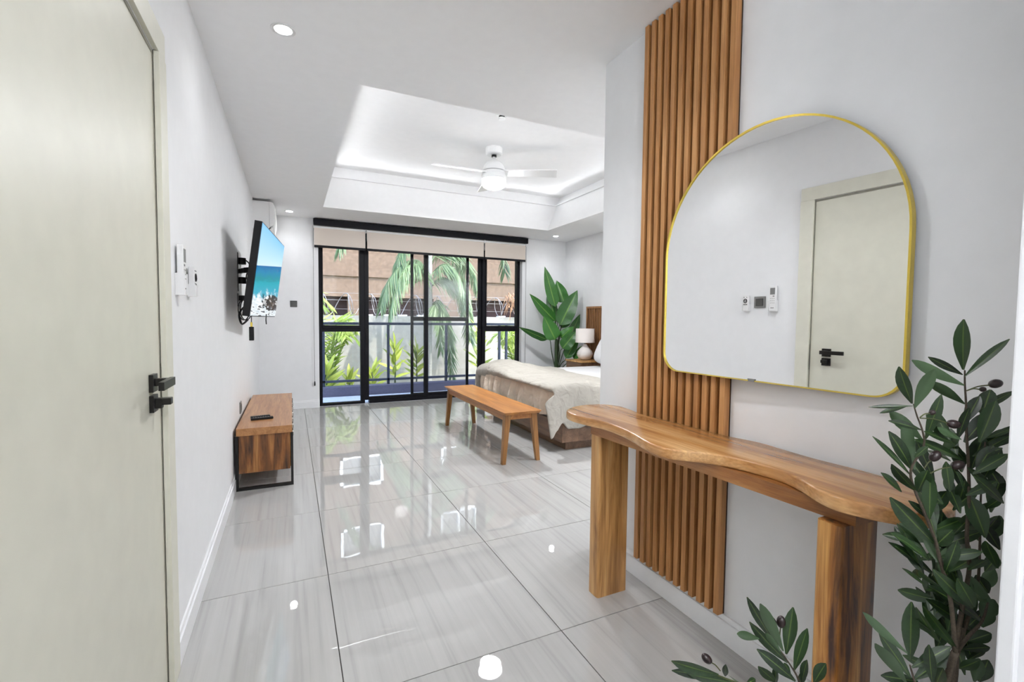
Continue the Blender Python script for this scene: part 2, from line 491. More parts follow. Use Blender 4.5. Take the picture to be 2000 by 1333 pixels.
class MB:
    """collects geometry in world coordinates; build() makes ONE mesh object"""
    def __init__(self):
        self.v, self.f, self.uv = [], [], {}
    def add(self, vs, fs):
        b = len(self.v)
        self.v += [Vector(p) for p in vs]
        self.f += [tuple(i + b for i in q) for q in fs]
        return b
    def box(self, x0, x1, y0, y1, z0, z1, bev=0.0, rot=None, piv=None):
        bm = bmesh.new()
        r = bmesh.ops.create_cube(bm, size=1)
        for q in bm.verts:
            q.co = Vector(((x0 + x1) / 2 + q.co.x * (x1 - x0), (y0 + y1) / 2 + q.co.y * (y1 - y0), (z0 + z1) / 2 + q.co.z * (z1 - z0)))
        if bev:
            bmesh.ops.bevel(bm, geom=list(bm.edges), offset=bev, segments=2, profile=0.6, affect='EDGES')
        self.bm(bm, rot, piv)
        return self
    def bm(self, bm, rot=None, piv=None):
        bm.verts.ensure_lookup_table()
        vs = [q.co.copy() for q in bm.verts]
        if rot is not None:
            pv = Vector(piv)
            vs = [rot @ (q - pv) + pv for q in vs]
        fs = [tuple(q.index for q in f.verts) for f in bm.faces]
        bm.free()
        self.add(vs, fs)
    def prism(self, poly, z0, z1, bev=0.0):
        """poly: list of (x,y); vertical prism"""
        bm = bmesh.new()
        vs = [bm.verts.new((p[0], p[1], z0)) for p in poly]
        f = bm.faces.new(vs)
        r = bmesh.ops.extrude_face_region(bm, geom=[f])
        for q in r['geom']:
            if isinstance(q, bmesh.types.BMVert):
                q.co.z = z1
        bmesh.ops.recalc_face_normals(bm, faces=list(bm.faces))
        if bev:
            ed = [e for e in bm.edges if abs(e.verts[0].co.z - e.verts[1].co.z) < 1e-6]
            bmesh.ops.bevel(bm, geom=ed, offset=bev, segments=3, profile=0.5, affect='EDGES')
        bm.verts.index_update()
        self.bm(bm)
        return self
    def hexa(self, b4, t4):
        """frustum-like solid from 4 bottom and 4 top points"""
        self.add(list(b4) + list(t4), [(3, 2, 1, 0), (4, 5, 6, 7), (0, 1, 5, 4), (1, 2, 6, 5), (2, 3, 7, 6), (3, 0, 4, 7)])
        return self
    def lathe(self, cx, cy, prof, seg=32, cap=True):
        """prof: list of (r, z) bottom to top"""
        vs, fs = [], []
        for r, z in prof:
            for k in range(seg):
                a = 2 * PI * k / seg
                vs.append((cx + r * math.cos(a), cy + r * math.sin(a), z))
        n = len(prof)
        for i in range(n - 1):
            for k in range(seg):
                k2 = (k + 1) % seg
                fs.append((i * seg + k, i * seg + k2, (i + 1) * seg + k2, (i + 1) * seg + k))
        if cap:
            fs.append(tuple(reversed(range(seg))))
            fs.append(tuple((n - 1) * seg + k for k in range(seg)))
        self.add(vs, fs)
        return self
    def tube(self, pts, rad, seg=8, cap=True):
        pts = [Vector(p) for p in pts]
        n = len(pts)
        if not hasattr(rad, '__len__'):
            rad = [rad] * n
        vs, fs = [], []
        up = None
        for i in range(n):
            t = (pts[min(i + 1, n - 1)] - pts[max(i - 1, 0)])
            if t.length < 1e-9:
                t = Vector((0, 0, 1))
            t.normalize()
            if up is None:
                up = t.orthogonal().normalized()
            up = (up - t * up.dot(t))
            if up.length < 1e-6:
                up = t.orthogonal()
            up.normalize()
            s = t.cross(up)
            for k in range(seg):
                a = 2 * PI * k / seg
                vs.append(pts[i] + (up * math.cos(a) + s * math.sin(a)) * rad[i])
        for i in range(n - 1):
            for k in range(seg):
                k2 = (k + 1) % seg
                fs.append((i * seg + k, i * seg + k2, (i + 1) * seg + k2, (i + 1) * seg + k))
        if cap:
            fs.append(tuple(reversed(range(seg))))
            fs.append(tuple((n - 1) * seg + k for k in range(seg)))
        self.add(vs, fs)
        return self
    def grid(self, fn, nu, nv, uv=False):
        vs = [fn(i / nu, j / nv) for j in range(nv + 1) for i in range(nu + 1)]
        fs = [(j * (nu + 1) + i, j * (nu + 1) + i + 1, (j + 1) * (nu + 1) + i + 1, (j + 1) * (nu + 1) + i) for j in range(nv) for i in range(nu)]
        b = self.add(vs, fs)
        if uv:
            for j in range(nv + 1):
                for i in range(nu + 1):
                    self.uv[b + j * (nu + 1) + i] = (i / nu, j / nv)
        return self
    def ball(self, c, rx, ry=None, rz=None, seg=16, ring=10, axis=None):
        ry = ry or rx
        rz = rz or rx
        bm = bmesh.new()
        bmesh.ops.create_uvsphere(bm, u_segments=seg, v_segments=ring, radius=1)
        q = Vector((0, 0, 1)).rotation_difference(Vector(axis)).to_matrix() if axis is not None else Matrix.Identity(3)
        for v in bm.verts:
            v.co = Vector(c) + q @ Vector((v.co.x * rx, v.co.y * ry, v.co.z * rz))
        self.bm(bm)
        return self
    def build(self, name, mat, parent=None, smooth=False, fix=True):
        off = wloc(parent) if parent is not None else Vector((0, 0, 0))
        me = bpy.data.meshes.new(name)
        me.from_pydata([tuple(p - off) for p in self.v], [], self.f)
        if self.uv:
            l = me.uv_layers.new(name='UVMap')
            for lp in me.loops:
                l.data[lp.index].uv = self.uv.get(lp.vertex_index, (0.2, 0.5))
        me.validate()
        if fix:
            bm = bmesh.new()
            bm.from_mesh(me)
            bmesh.ops.recalc_face_normals(bm, faces=list(bm.faces))
            bm.to_mesh(me)
            bm.free()
        if smooth:
            for p in me.polygons:
                p.use_smooth = True
        me.materials.append(mat if not isinstance(mat, str) else M[mat])
        o = bpy.data.objects.new(name, me)
        COL.objects.link(o)
        if parent is not None:
            o.parent = parent
        return o

def box(name, dims, mat, parent=None, bev=0.0, rot=None, piv=None):
    return MB().box(*dims, bev=bev, rot=rot, piv=piv).build(name, mat, parent)

def solo(o, base):
    """move a top-level mesh's origin to its base point without moving the mesh"""
    b = Vector(base)
    o.data.transform(Matrix.Translation(-b))
    o.location = b
    return o

def auto_smooth(o, deg=35):
    me = o.data
    for p in me.polygons:
        p.use_smooth = True
    bm = bmesh.new()
    bm.from_mesh(me)
    lim = math.radians(deg)
    for e in bm.edges:
        if len(e.link_faces) == 2 and e.calc_face_angle(0) > lim:
            e.smooth = False
    bm.to_mesh(me)
    bm.free()
    return o

def catmull(pts, n=6, closed=False):
    pts = [Vector(p) for p in pts]
    out = []
    L = len(pts)
    rng = L if closed else L - 1
    for i in range(rng):
        p0 = pts[(i - 1) % L] if closed or i > 0 else pts[i]
        p1 = pts[i]
        p2 = pts[(i + 1) % L]
        p3 = pts[(i + 2) % L] if closed or i + 2 < L else pts[(i + 1) % L]
        for k in range(n):
            t = k / n
            out.append(0.5 * ((2 * p1) + (-p0 + p2) * t + (2 * p0 - 5 * p1 + 4 * p2 - p3) * t * t + (-p0 + 3 * p1 - 3 * p2 + p3) * t ** 3))
    if not closed:
        out.append(pts[-1])
    return out

# ================================================================== THE SETTING
def struct(o, label):
    o['label'] = label
    o['kind'] = 'structure'
    return o

# ---- floor: grout bed and single tiles
X0F, X1F, Y0F, Y1F = XL, XH, YB, YW + 0.02
fl = MB().box(X0F - 0.1, X1F + 0.1, Y0F - 0.1, Y1F + 0.0, -0.12, -0.004).build('floor', 'grout')
struct(fl, 'glossy pale grey porcelain tile floor with thin dark joints')
G = 0.0016
tile_cache = {}
ni0, ni1 = -1, 6
nj0, nj1 = -4, 7
for i in range(ni0, ni1):
    for j in range(nj0, nj1):
        x0, x1 = max(TX0 + i * T, X0F), min(TX0 + (i + 1) * T, X1F)
        y0, y1 = max(TY0 + j * T, Y0F), min(TY0 + (j + 1) * T, Y1F)
        if x1 - x0 < 0.02 or y1 - y0 < 0.02:
            continue
        if x0 > XR + 0.1 and y1 < YE - 0.15:
            continue
        key = (round(x1 - x0, 4), round(y1 - y0, 4))
        if key not in tile_cache:
            sx, sy = (x1 - x0) / 2 - G, (y1 - y0) / 2 - G
            mb = MB().box(-sx, sx, -sy, sy, -0.0035, 0.0, bev=0.0012)
            o = mb.build('tile', 'tile')
            tile_cache[key] = o.data
        else:
            o = bpy.data.objects.new('tile', tile_cache[key])
            COL.objects.link(o)
        o.parent = fl
        o.location = ((x0 + x1) / 2, (y0 + y1) / 2, 0)

# ---- walls (15 cm, outside the measured planes)
TH = 0.16
DY0, DY1, DZ = 0.80, 1.80, 2.035          # door opening in the left wall
wb = MB()
wb.box(XL - TH, XL, DY1, YW + 0.25, -0.12, 3.2)
wb.box(XL - TH, XL, YB - TH, DY0, -0.12, 3.2)
wb.box(XL - TH, XL, DY0, DY1, DZ, 3.2)
struct(wb.build('wall_left', 'wall'), 'long white painted wall on the left carrying the television')

WX0, WX1, WZ1 = 0.335, 3.392, 2.30        # window opening
wb = MB()
wb.box(XL, WX0, YW, YW + 0.25, -0.12, 3.2)
wb.box(WX1, XH + TH, YW, YW + 0.25, -0.12, 3.2)
wb.box(WX0, WX1, YW, YW + 0.25, WZ1, 3.2)
struct(wb.build('wall_window', 'wall'), 'white wall around the black framed balcony doors')

struct(box('wall_headboard', (XH, XH + TH, YE - TH, YW, -0.12, 3.2), 'wall'), 'white wall behind the slatted headboard')
struct(box('wall_right', (XR, XR + 0.14, 0.3225, YE, -0.12, 3.2), 'wall'), 'white wall with the slat panel and arched mirror')
struct(box('wall_partition', (XR + 0.14, XH, YE - 0.14, YE, -0.12, 3.2), 'wall'), 'white partition wall around the corner of the bedroom')
# short return wall by the camera with its white casing
wb = MB()
wb.box(1.125, XR + 0.14, 0.05, 0.322, -0.12, 3.2)
wb.box(1.125, 1.125 + 0.14, YB, 0.05, -0.12, 3.2)
struct(wb.build('wall_return', 'wall'), 'short white return wall at the right edge near the olive tree')
struct(MB().box(1.108, XR, 0.322, 0.345, 0, ZC, bev=0.003).build('trim_1', 'trim'), 'white casing at the right edge in front of the olive tree')
struct(box('wall_back', (XL - TH, 1.3, YB - TH, YB, -0.12, 3.2), 'wall'), 'white wall behind the entrance')

# ---- ceiling with raised tray
TXa, TXb, TYa, TYb, TZ = 0.355, 3.424, 2.795, 6.01, 3.02
TXc = 3.61
cb = MB()
x0, x1, y0, y1 = XL - 0.05, XH + 0.05, YB - 0.05, YW + 0.05
E5 = 0.05
cb.box(x0, x1, y0, TYa - E5, ZC, ZC + 0.06)
cb.box(x0, x1, TYb + E5, y1, ZC, ZC + 0.06)
cb.box(x0, TXa - E5, TYa - E5, TYb + E5, ZC, ZC + 0.06)
cb.box(TXb + E5, x1, TYa - E5, TYb + E5, ZC, ZC + 0.06)
# tray sides
cb.box(TXa - E5, TXa, TYa - E5, TYb + E5, ZC, TZ)
def wedge(ya, yb):
    cb.hexa([(TXa, ya, ZC), (TXb + E5, ya, ZC), (TXb + E5, yb, ZC), (TXa, yb, ZC)],
            [(TXa, ya, TZ), (TXc + E5, ya, TZ), (TXc + E5, yb, TZ), (TXa, yb, TZ)])
wedge(TYb, TYb + E5)
wedge(TYa - E5, TYa)
cb.hexa([(TXb, TYa, ZC), (TXb + E5, TYa, ZC), (TXb + E5, TYb, ZC), (TXb, TYb, ZC)],
        [(TXc, TYa, TZ), (TXc + E5, TYa, TZ), (TXc + E5, TYb, TZ), (TXc, TYb, TZ)])
cb.box(TXa - 0.1, TXc + 0.2, TYa - 0.1, TYb + 0.1, TZ, TZ + 0.06)
struct(cb.build('ceiling', 'ceil'), 'white ceiling with a raised rectangular tray')
# slim ledge round the tray top; its light strips are added fill
cv_ = empty('trim_2', (TXa, TYa, TZ - 0.12), kind='structure')
cv_['label'] = 'slim white ledge with added light strips round the top of the ceiling tray'
LZ = TZ - 0.125
def xside(z):
    return TXb + (TXc - TXb) * (z - ZC) / (TZ - ZC)
for d, tgt in (((TXa, xside(LZ), TYb - 0.03, TYb), (0, -1)), ((TXa, xside(LZ), TYa, TYa + 0.03), (0, 1)), ((TXa, TXa + 0.03, TYa + 0.03, TYb - 0.03), (1, 0)), ((xside(LZ) - 0.03, xside(LZ) + 0.003, TYa + 0.03, TYb - 0.03), (-1, 0))):
    lx_, ly_ = d[1] - d[0], d[3] - d[2]
    cx_, cy_ = (d[0] + d[1]) / 2 + tgt[0] * 0.004, (d[2] + d[3]) / 2 + tgt[1] * 0.004
    MB().box(d[0], d[1], d[2], d[3], LZ, LZ + 0.008).build('strip_ledge', 'ceil', cv_)
    ld = bpy.data.lights.new('added_strip_light', 'AREA')
    ld.shape = 'RECTANGLE'
    ld.size = max(lx_, ly_) - 0.1
    ld.size_y = 0.01
    ld.energy = ADDED_STRIP_W
    ld.spread = math.radians(78)
    ld.color = (0.955, 0.975, 1.0)
    lo = bpy.data.objects.new('added_strip_source', ld)
    COL.objects.link(lo)
    lo.parent = cv_
    lo.location = Vector((cx_, cy_, LZ + 0.018)) - cv_.location
    ax_ = Vector((1, 0, 0)) if lx_ > ly_ else Vector((0, 1, 0))
    zz_ = -Vector((tgt[0], tgt[1], 0.05)).normalized()
    lo.rotation_euler = Matrix((ax_, zz_.cross(ax_), zz_)).transposed().to_euler()
    MB().box(*((d[0] + 0.05, d[1] - 0.05, cy_ - tgt[1] * 0.004 - 0.003, cy_ - tgt[1] * 0.004 + 0.003) if lx_ > ly_ else (cx_ - tgt[0] * 0.004 - 0.003, cx_ - tgt[0] * 0.004 + 0.003, d[2] + 0.05, d[3] - 0.05)), LZ + 0.008, LZ + 0.012).build('added_strip', 'white_plastic', cv_)
struct(box('roof_slab', (-1.2, 6.2, YB - 0.4, YW + 0.55, 3.2, 3.4), 'roof'), 'concrete roof slab over the bedroom')

# ---- baseboards
def baseboard(name, dims, label):
    x0, x1, y0, y1 = dims
    mb = MB()
    mb.box(x0, x1, y0, y1, 0.0, 0.085, bev=0.001)
    # thinner moulded top strip
    dx, dy = (x1 - x0), (y1 - y0)
    if dx < dy:
        s = (x0, x0 + dx * 0.55) if name in ('baseboard_left',) else (x1 - dx * 0.55, x1)
        mb.box(s[0], s[1], y0, y1, 0.085, 0.105, bev=0.001)
    else:
        mb.box(x0, x1, y1 - dy * 0.55, y1, 0.085, 0.105, bev=0.001)
    struct(mb.build(name, 'trim'), label)
baseboard('baseboard_left', (XL, XL + 0.014, DY1 + 0.09, YW), 'white baseboard along the left wall')
baseboard('baseboard_window', (XL + 0.014, WX0, YW - 0.014, YW), 'white baseboard beside the balcony doors')
baseboard('baseboard_corner', (WX1, XH, YW - 0.014, YW), 'white baseboard behind the leafy corner plant')
baseboard('baseboard_right', (XR - 0.016, XR, 0.346, YE), 'white baseboard below the slat panel')

# ---- door in the left wall
dr = empty('door_1', (XL, DY1, 0), kind='structure')
dr['label'] = 'cream flush door with dark lever handle in the left wall'
SX = XL - 0.003
MB().box(SX - 0.04, SX, DY0 + 0.02, DY1 - 0.006, 0.006, DZ - 0.012, bev=0.0015).build('door_leaf', 'door', dr)
cs = MB()
cs.box(XL - 0.10, XL + 0.016, DY1, DY1 + 0.085, 0, DZ + 0.002, bev=0.0015)
jam = cs.build('casing', 'door_frame', dr)
MB().box(XL - 0.10, XL + 0.016, DY0 - 0.08, DY0, 0, DZ + 0.002, bev=0.0015).build('casing', 'door_frame', dr)
MB().box(XL - 0.10, XL + 0.014, DY0 - 0.08, DY1 + 0.083, DZ + 0.0025, DZ + 0.088, bev=0.0015).build('casing', 'door_frame', dr)
MB().box(SX - 0.03, SX + 0.0015, DY1 - 0.0055, DY1 - 0.0005, 0.006, DZ - 0.006).build('door_seal', 'gasket', dr)
MB().box(SX - 0.03, SX + 0.0015, DY0 + 0.02, DY1 - 0.0005, DZ - 0.0115, DZ - 0.001).build('door_seal', 'gasket', dr)
# lever set on square rosette, lock below
hy = DY1 - 0.055 - 0.052
hd = MB().box(SX, SX + 0.011, hy - 0.026, hy + 0.026, 0.995, 1.047, bev=0.001).build('door_handle', 'black_metal', dr)
lv = MB().box(SX + 0.011, SX + 0.042, hy - 0.011, hy + 0.011, 1.012, 1.034, bev=0.001).build('handle_neck', 'black_metal', hd)
lv = MB().box(SX + 0.042, SX + 0.056, hy - 0.118, hy + 0.02, 1.011, 1.035, bev=0.001).build('lever', 'black_metal', hd)
lk = MB().box(SX, SX + 0.011, hy - 0.026, hy + 0.026, 0.935, 0.985, bev=0.001).build('door_lock', 'black_metal', dr)
MB().box(SX + 0.011, SX + 0.027, hy - 0.012, hy + 0.012, 0.945, 0.975, bev=0.001).build('lock_collar', 'black_metal', lk)
MB().box(SX + 0.027, SX + 0.05, hy - 0.014, hy + 0.014, 0.955, 0.975, bev=0.002).build('thumb_turn', 'black_metal', lk)
MB().box(XL - 0.02, XL - 0.001, DY1 - 0.003, DY1 + 0.0005, 0.90, 1.07).build('strike_plate', 'black_metal', dr)

# ---- balcony doors and side windows
wd = empty('window_1', (WX0, YW + 0.1, 0), kind='structure')
wd['label'] = 'black aluminium balcony doors with narrow side windows'
F0, F1 = YW + 0.085, YW + 0.175
def bar(name, x0, x1, z0, z1, y0=F0, y1=F1, parent=wd, mat='frame'):
    return MB().box(x0, x1, y0, y1, z0, z1, bev=0.002).build(name, mat, parent)
ZT = WZ1
bar('outer_frame', WX0, WX0 + 0.045, 0, ZT)
bar('outer_frame', WX1 - 0.04, WX1, 0, ZT)
bar('outer_frame', WX0 + 0.045, WX1 - 0.04, ZT - 0.05, ZT)
bar('bottom_track', 1.00, 2.67, 0.0, 0.045, F0 - 0.02, F1 + 0.02)
bar('bottom_track', WX0 + 0.045, 0.885, 0.0, 0.03)
bar('bottom_track', 2.79, WX1 - 0.04, 0.0, 0.03)
bar('door_post', 0.885, 0.94, 0, ZT - 0.05)
bar('door_post', 2.735, 2.79, 0, ZT - 0.05)
# left and right side windows: awning sash above, fixed pane below
for xa, xb in ((WX0 + 0.045, 0.885), (2.79, WX1 - 0.04)):
    bar('transom', xa, xb, 1.025, 1.075)
    sash = bar('awning_sash', xa, xb, 1.077, 1.115, F0 - 0.012, F1 - 0.01)
    MB().box(xa, xa + 0.014, F0 - 0.012, F1 - 0.01, 1.115, ZT - 0.05).build('sash_stile', 'frame', sash)
    MB().box(xb - 0.014, xb, F0 - 0.012, F1 - 0.01, 1.115, ZT - 0.05).build('sash_stile', 'frame', sash)
    MB().box((xa + xb) / 2 - 0.05, (xa + xb) / 2 + 0.05, F0 - 0.024, F0 - 0.012, 1.088, 1.1, bev=0.002).build('sash_latch', 'frame', sash)
    MB().box(xa, xb, F0 + 0.04, F0 + 0.046, 1.115, ZT - 0.05).build('pane', 'glass', wd)
    MB().box(xa, xb, F0 + 0.04, F0 + 0.046, 0.03, 1.025).build('pane', 'glass', wd)
# sliding leaves and insect screen
def leaf_frame(name, xa, xb, ya, yb, st, label, pane='glass', rail=None, latch=None):
    e = MB()
    e.box(xa, xa + st, ya, yb, 0.045, ZT - 0.05, bev=0.0015)
    o = e.build(name, 'frame', wd)
    o['label'] = label
    MB().box(xb - st, xb, ya, yb, 0.045, ZT - 0.05, bev=0.0015).build('stile', 'frame', o)
    MB().box(xa + st, xb - st, ya, yb, 0.045, 0.09, bev=0.0015).build('bottom_rail', 'frame', o)
    MB().box(xa + st, xb - st, ya, yb, ZT - 0.11, ZT - 0.05, bev=0.0015).build('top_rail', 'frame', o)
    if rail:
        MB().box(xa + st, xb - st, ya, yb, rail - 0.03, rail + 0.03, bev=0.0015).build('middle_rail', 'frame', o)
    ym = (ya + yb) / 2
    MB().box(xa + st, xb - st, ym - 0.003, ym + 0.003, 0.09, ZT - 0.11).build('pane', pane, o)
    if latch is not None:
        MB().box(latch - 0.012, latch + 0.012, ya - 0.014, ya, 0.86, 1.06, bev=0.003).build('pull_latch', 'black_plastic', o)
    return o
leaf_frame('sliding_door', 0.942, 1.862, F0 + 0.0, F0 + 0.035, 0.055, 'left sliding glass leaf', latch=0.968)
leaf_frame('sliding_door', 1.808, 2.733, F0 + 0.04, F0 + 0.075, 0.055, 'right sliding glass leaf', latch=None)
MB().box(2.70, 2.724, F0 + 0.026, F0 + 0.04, 0.86, 1.06, bev=0.003).build('pull_latch', 'black_plastic', wd)
leaf_frame('insect_screen', 1.617, 2.536, F0 + 0.08, F0 + 0.105, 0.04, 'sliding insect screen with middle rail', pane='mesh', rail=1.215)

# ---- blinds: black head box and three rollers
hb = empty('roller_blind', (0.28, YW - 0.05, 2.44), 'long black blind head box with pull chains above the balcony doors', 'blind')
MB().box(0.275, 3.447, YW - 0.095, YW - 0.004, 2.438, 2.522, bev=0.002).build('head_box', 'frame', hb)
MB().tube([(0.272, YW - 0.03, 2.44), (0.272, YW - 0.03, 1.2), (0.275, YW - 0.03, 0.36)], 0.0028, 5).build('pull_chain', 'mid_grey', hb)
MB().lathe(0.275, YW - 0.03, [(0.004, 0.30), (0.009, 0.31), (0.009, 0.34), (0.004, 0.365)], 10).build('chain_weight', 'black_plastic', hb)
MB().tube([(3.444, YW - 0.03, 2.44), (3.444, YW - 0.03, 1.2), (3.444, YW - 0.03, 0.36)], 0.0028, 5).build('pull_chain', 'mid_grey', hb)
MB().lathe(3.444, YW - 0.03, [(0.004, 0.30), (0.009, 0.31), (0.009, 0.34), (0.004, 0.365)], 10).build('chain_weight', 'black_plastic', hb)
for xa, xb, lb in ((0.283, 0.934, 'narrow beige roller blind drawn over the left side window'),
                   (0.958, 2.694, 'wide beige roller blind above the sliding doors'),
                   (2.716, 3.415, 'narrow beige roller blind over the right side window')):
    e = empty('roller_blind', ((xa + xb) / 2, YW - 0.05, 2.15), lb, 'blind', 'beige roller blinds over the balcony doors')
    MB().box(xa, xb, YW - 0.062, YW - 0.059, 2.18, 2.436).build('blind_fabric', 'blind', e)
    MB().box(xa, xb, YW - 0.069, YW - 0.053, 2.148, 2.18, bev=0.002).build('bottom_bar', 'frame', e)
    MB().tube([(xa, YW - 0.055, 2.42), (xb, YW - 0.055, 2.42)], 0.016, 10).build('roller_tube', 'white_plastic', e)
    for xx in (xa - 0.009, xb + 0.003):
        MB().box(xx, xx + 0.006, YW - 0.08, YW - 0.02, 2.39, 2.437).build('end_bracket', 'white_plastic', e)
for xg in (0.946, 2.705):
    MB().box(xg - 0.008, xg + 0.008, YW - 0.03, YW - 0.018, 2.16, 2.437).build('chain_guide', 'frame', hb)

# ================================================================== OUTSIDE
TZ0 = -0.10
struct(MB().box(-2.5, 7.5, YW + 0.25, 8.35, -0.35, TZ0).build('terrace_floor', 'terrace'), 'pale tiled terrace floor outside the balcony doors')
struct(box('terrace_sill', (WX0, WX1, YW + 0.02, YW + 0.25, -0.12, -0.002), 'terrace'), 'pale sill under the balcony doors')
struct(MB().box(-2.5, 7.5, 8.20, 8.40, TZ0, 0.06, bev=0.01).build('terrace_kerb', 'kerb'), 'low dark kerb along the terrace edge, tinted with bluish shade')
struct(MB().box(-14, 22, 8.40, 40, -0.9, -0.35).build('garden_ground', 'soil_out'), 'garden ground beyond the terrace')
bw = MB().box(-12, 20, 11.0, 11.2, -0.4, 1.275).build('boundary_wall', 'bwall')
struct(bw, 'light grey rendered boundary wall behind the garden')

rl = empty('balcony_railing', (1.5, 8.3, 0.06), 'navy blue steel railing with slim posts on the terrace kerb', 'railing')
MB().box(-2.2, 7.2, 8.27, 8.33, 1.10, 1.145, bev=0.003).build('top_rail', 'navy', rl)
MB().box(-2.2, 7.2, 8.28, 8.32, 0.125, 0.165, bev=0.003).build('bottom_rail', 'navy', rl)
for px in (-1.65, -0.6, 0.477, 1.535, 2.59, 3.67, 3.82, 4.87, 5.9, 6.95):
    MB().box(px - 0.021, px + 0.021, 8.28, 8.32, 0.062, 1.10).build('post', 'navy', rl)

# neighbour's house
YN = 18.0
nb = empty('neighbour_house', (4, YN, -0.9), 'tan stucco house behind the boundary wall', 'house')
fb = MB()
wins = []
for cx in (-3.6, 2.35, 6.2, 12.0):
    for z0 in (3.95, 6.65, 9.35):
        wins.append((cx - 0.78, cx + 0.78, z0, z0 + 1.15))
opens = [(-3.0, 0.2, 1.05, 1.98), (0.45, 1.88, 1.05, 2.0), (2.4, 5.1, 1.05, 1.93), (6.6, 9.6, 1.05, 1.98)]
# facade as strips around the openings (real recesses)
def strip(z0, z1, holes, x0=-12, x1=20, y0=YN, y1=YN + 0.3):
    xs = x0
    for h in sorted(holes):
        if h[0] > xs:
            fb.box(xs, h[0], y0, y1, z0, z1)
        xs = h[1]
    fb.box(xs, x1, y0, y1, z0, z1)
strip(-0.9, 1.05, [])
strip(1.05, 2.0, [(o[0], o[1]) for o in opens])
strip(2.0, 3.95, [])
zz = 3.95
for k, z0 in enumerate((3.95, 6.65, 9.35)):
    strip(z0, z0 + 1.15, [(a[0], a[1]) for a in wins if a[2] == z0])
    strip(z0 + 1.15, (6.65, 9.35, 12.0)[k], [])
fb.build('wall', 'facade', nb)
MB().box(-12, 20, YN - 0.07, YN, 2.74, 2.83).build('ledge', 'facade', nb)
MB().box(-12, 20, YN + 0.75, YN + 0.8, -0.9, 3).build('rear_panel', 'opening', nb)
for o in opens:
    MB().box(o[0], o[1], YN - 0.02, YN + 0.06, 1.05, 1.11).build('opening_sill', 'facade_white', nb)
for k, px in enumerate((2.62, 3.35, 3.9, 4.65, 0.75, 7.2, 8.1)):
    MB().box(px - 0.16, px + 0.16, YN + 0.05, YN + 0.3, 1.05, 1.36).build('pillar', 'facade_white', nb)
for a in wins:
    w = MB()
    w.box(a[0], a[0] + 0.10, YN - 0.04, YN + 0.06, a[2], a[3]).box(a[1] - 0.10, a[1], YN - 0.04, YN + 0.06, a[2], a[3])
    w.box(a[0], a[1], YN - 0.04, YN + 0.06, a[2], a[2] + 0.10).box(a[0], a[1], YN - 0.04, YN + 0.06, a[3] - 0.10, a[3])
    cx = (a[0] + a[1]) / 2
    w.box(cx - 0.05, cx + 0.05, YN - 0.04, YN + 0.06, a[2], a[3])
    f = w.build('window', 'facade_white', nb)
    for s in (-1, 1):
        xa, xb = (a[0] + 0.1, cx - 0.05) if s < 0 else (cx + 0.05, a[1] - 0.1)
        MB().box(xa, xb, YN + 0.08, YN + 0.1, a[2] + 0.1, a[3] - 0.1).build('pane', 'mid_grey', f)

# coiled razor wire on the boundary wall, and dried vines on the right
rw = MB()
pts = []
for k in range(900):
    a = k * 0.30
    x = -2.2 + k * 0.0125
    pts.append((x + 0.16 * math.sin(a * 0.5), 11.1 + 0.22 * math.cos(a), 1.53 + 0.24 * math.sin(a)))
rw.tube(pts, 0.0075, 4)
ro = rw.build('razor_wire', 'wire')
solo(ro, (3, 11.1, 1.28))
tag(ro, 'coiled razor wire along the top of the boundary wall', 'wire')
wr = MB()
for z in (1.42, 1.62, 1.78):
    wr.tube([(-4, 11.1, z), (12, 11.1, z)], 0.006, 4)
for x in (-3, 0.4, 3.9, 7.2, 10.5):
    wr.tube([(x, 11.1, 1.276), (x, 11.1, 1.85)], 0.014, 5)
wo = solo(wr.build('wire_fence', 'wire'), (3, 11.1, 1.28))
tag(wo, 'straight fence wires on short posts above the boundary wall', 'fence')
dv = MB()
rd = random.Random(3)
for k in range(420):
    x = rd.uniform(5.0, 8.2)
    z = rd.uniform(1.55, 1.92)
    y = 10.9 + rd.uniform(-0.07, 0.07)
    l = rd.uniform(0.12, 0.45)
    dx = rd.uniform(-0.15, 0.15)
    dv.tube([(x, y, z), (x + dx * 0.5, y - 0.06, z - l * 0.35), (x + dx, y - 0.03, z - l)], [0.012, 0.008, 0.003], 4, cap=False)
do = solo(dv.build('dried_vine', 'dry'), (6.5, 11.1, 1.28))
tag(do, 'mass of dried brown vines hanging over the boundary wall', 'vine', kind='stuff')

# ================================================================== CEILING THINGS
def downlight(x, y, label, z=ZC, grp='recessed ceiling downlights', k=0.8):
    e = empty('downlight', (x, y, z), label, 'light', grp)
    MB().lathe(x, y, [(0.036, z - 0.0015), (0.049, z - 0.004), (0.053, z - 0.002), (0.053, z + 0.001), (0.036, z + 0.001)], 28, cap=False).build('bezel', 'white_plastic', e, smooth=True)
    MB().lathe(x, y, [(0.0365, z - 0.0025), (0.0365, z - 0.0005)], 28).build('lens', 'down', e)
    ld = bpy.data.lights.new('downlight_lamp', 'SPOT')
    ld.energy = SPOT_W * k
    ld.spot_size = math.radians(140)
    ld.spot_blend = 1.0
    ld.shadow_soft_size = 0.045
    ld.color = (0.955, 0.975, 1.0)
    lo = bpy.data.objects.new('lamp_source', ld)
    COL.objects.link(lo)
    lo.parent = e
    lo.location = (0, 0, -0.05)
    return e
downlight(-0.019, 2.43, 'recessed ceiling downlight nearest the door', k=0.12)
downlight(-0.009, 6.455, 'recessed ceiling downlight beside the air conditioner', k=0.16)
downlight(3.77, 6.36, 'recessed ceiling downlight above the leafy corner plant', k=0.2)
downlight(3.78, 2.42, 'unseen recessed downlight added around the corner above the near side of the bed', k=4.4)  # out of view, added to brighten the bedroom
downlight(2.3, 2.42, 'unseen recessed downlight added just around the corner by the partition', k=0.8)  # out of view, a second added bedroom fill
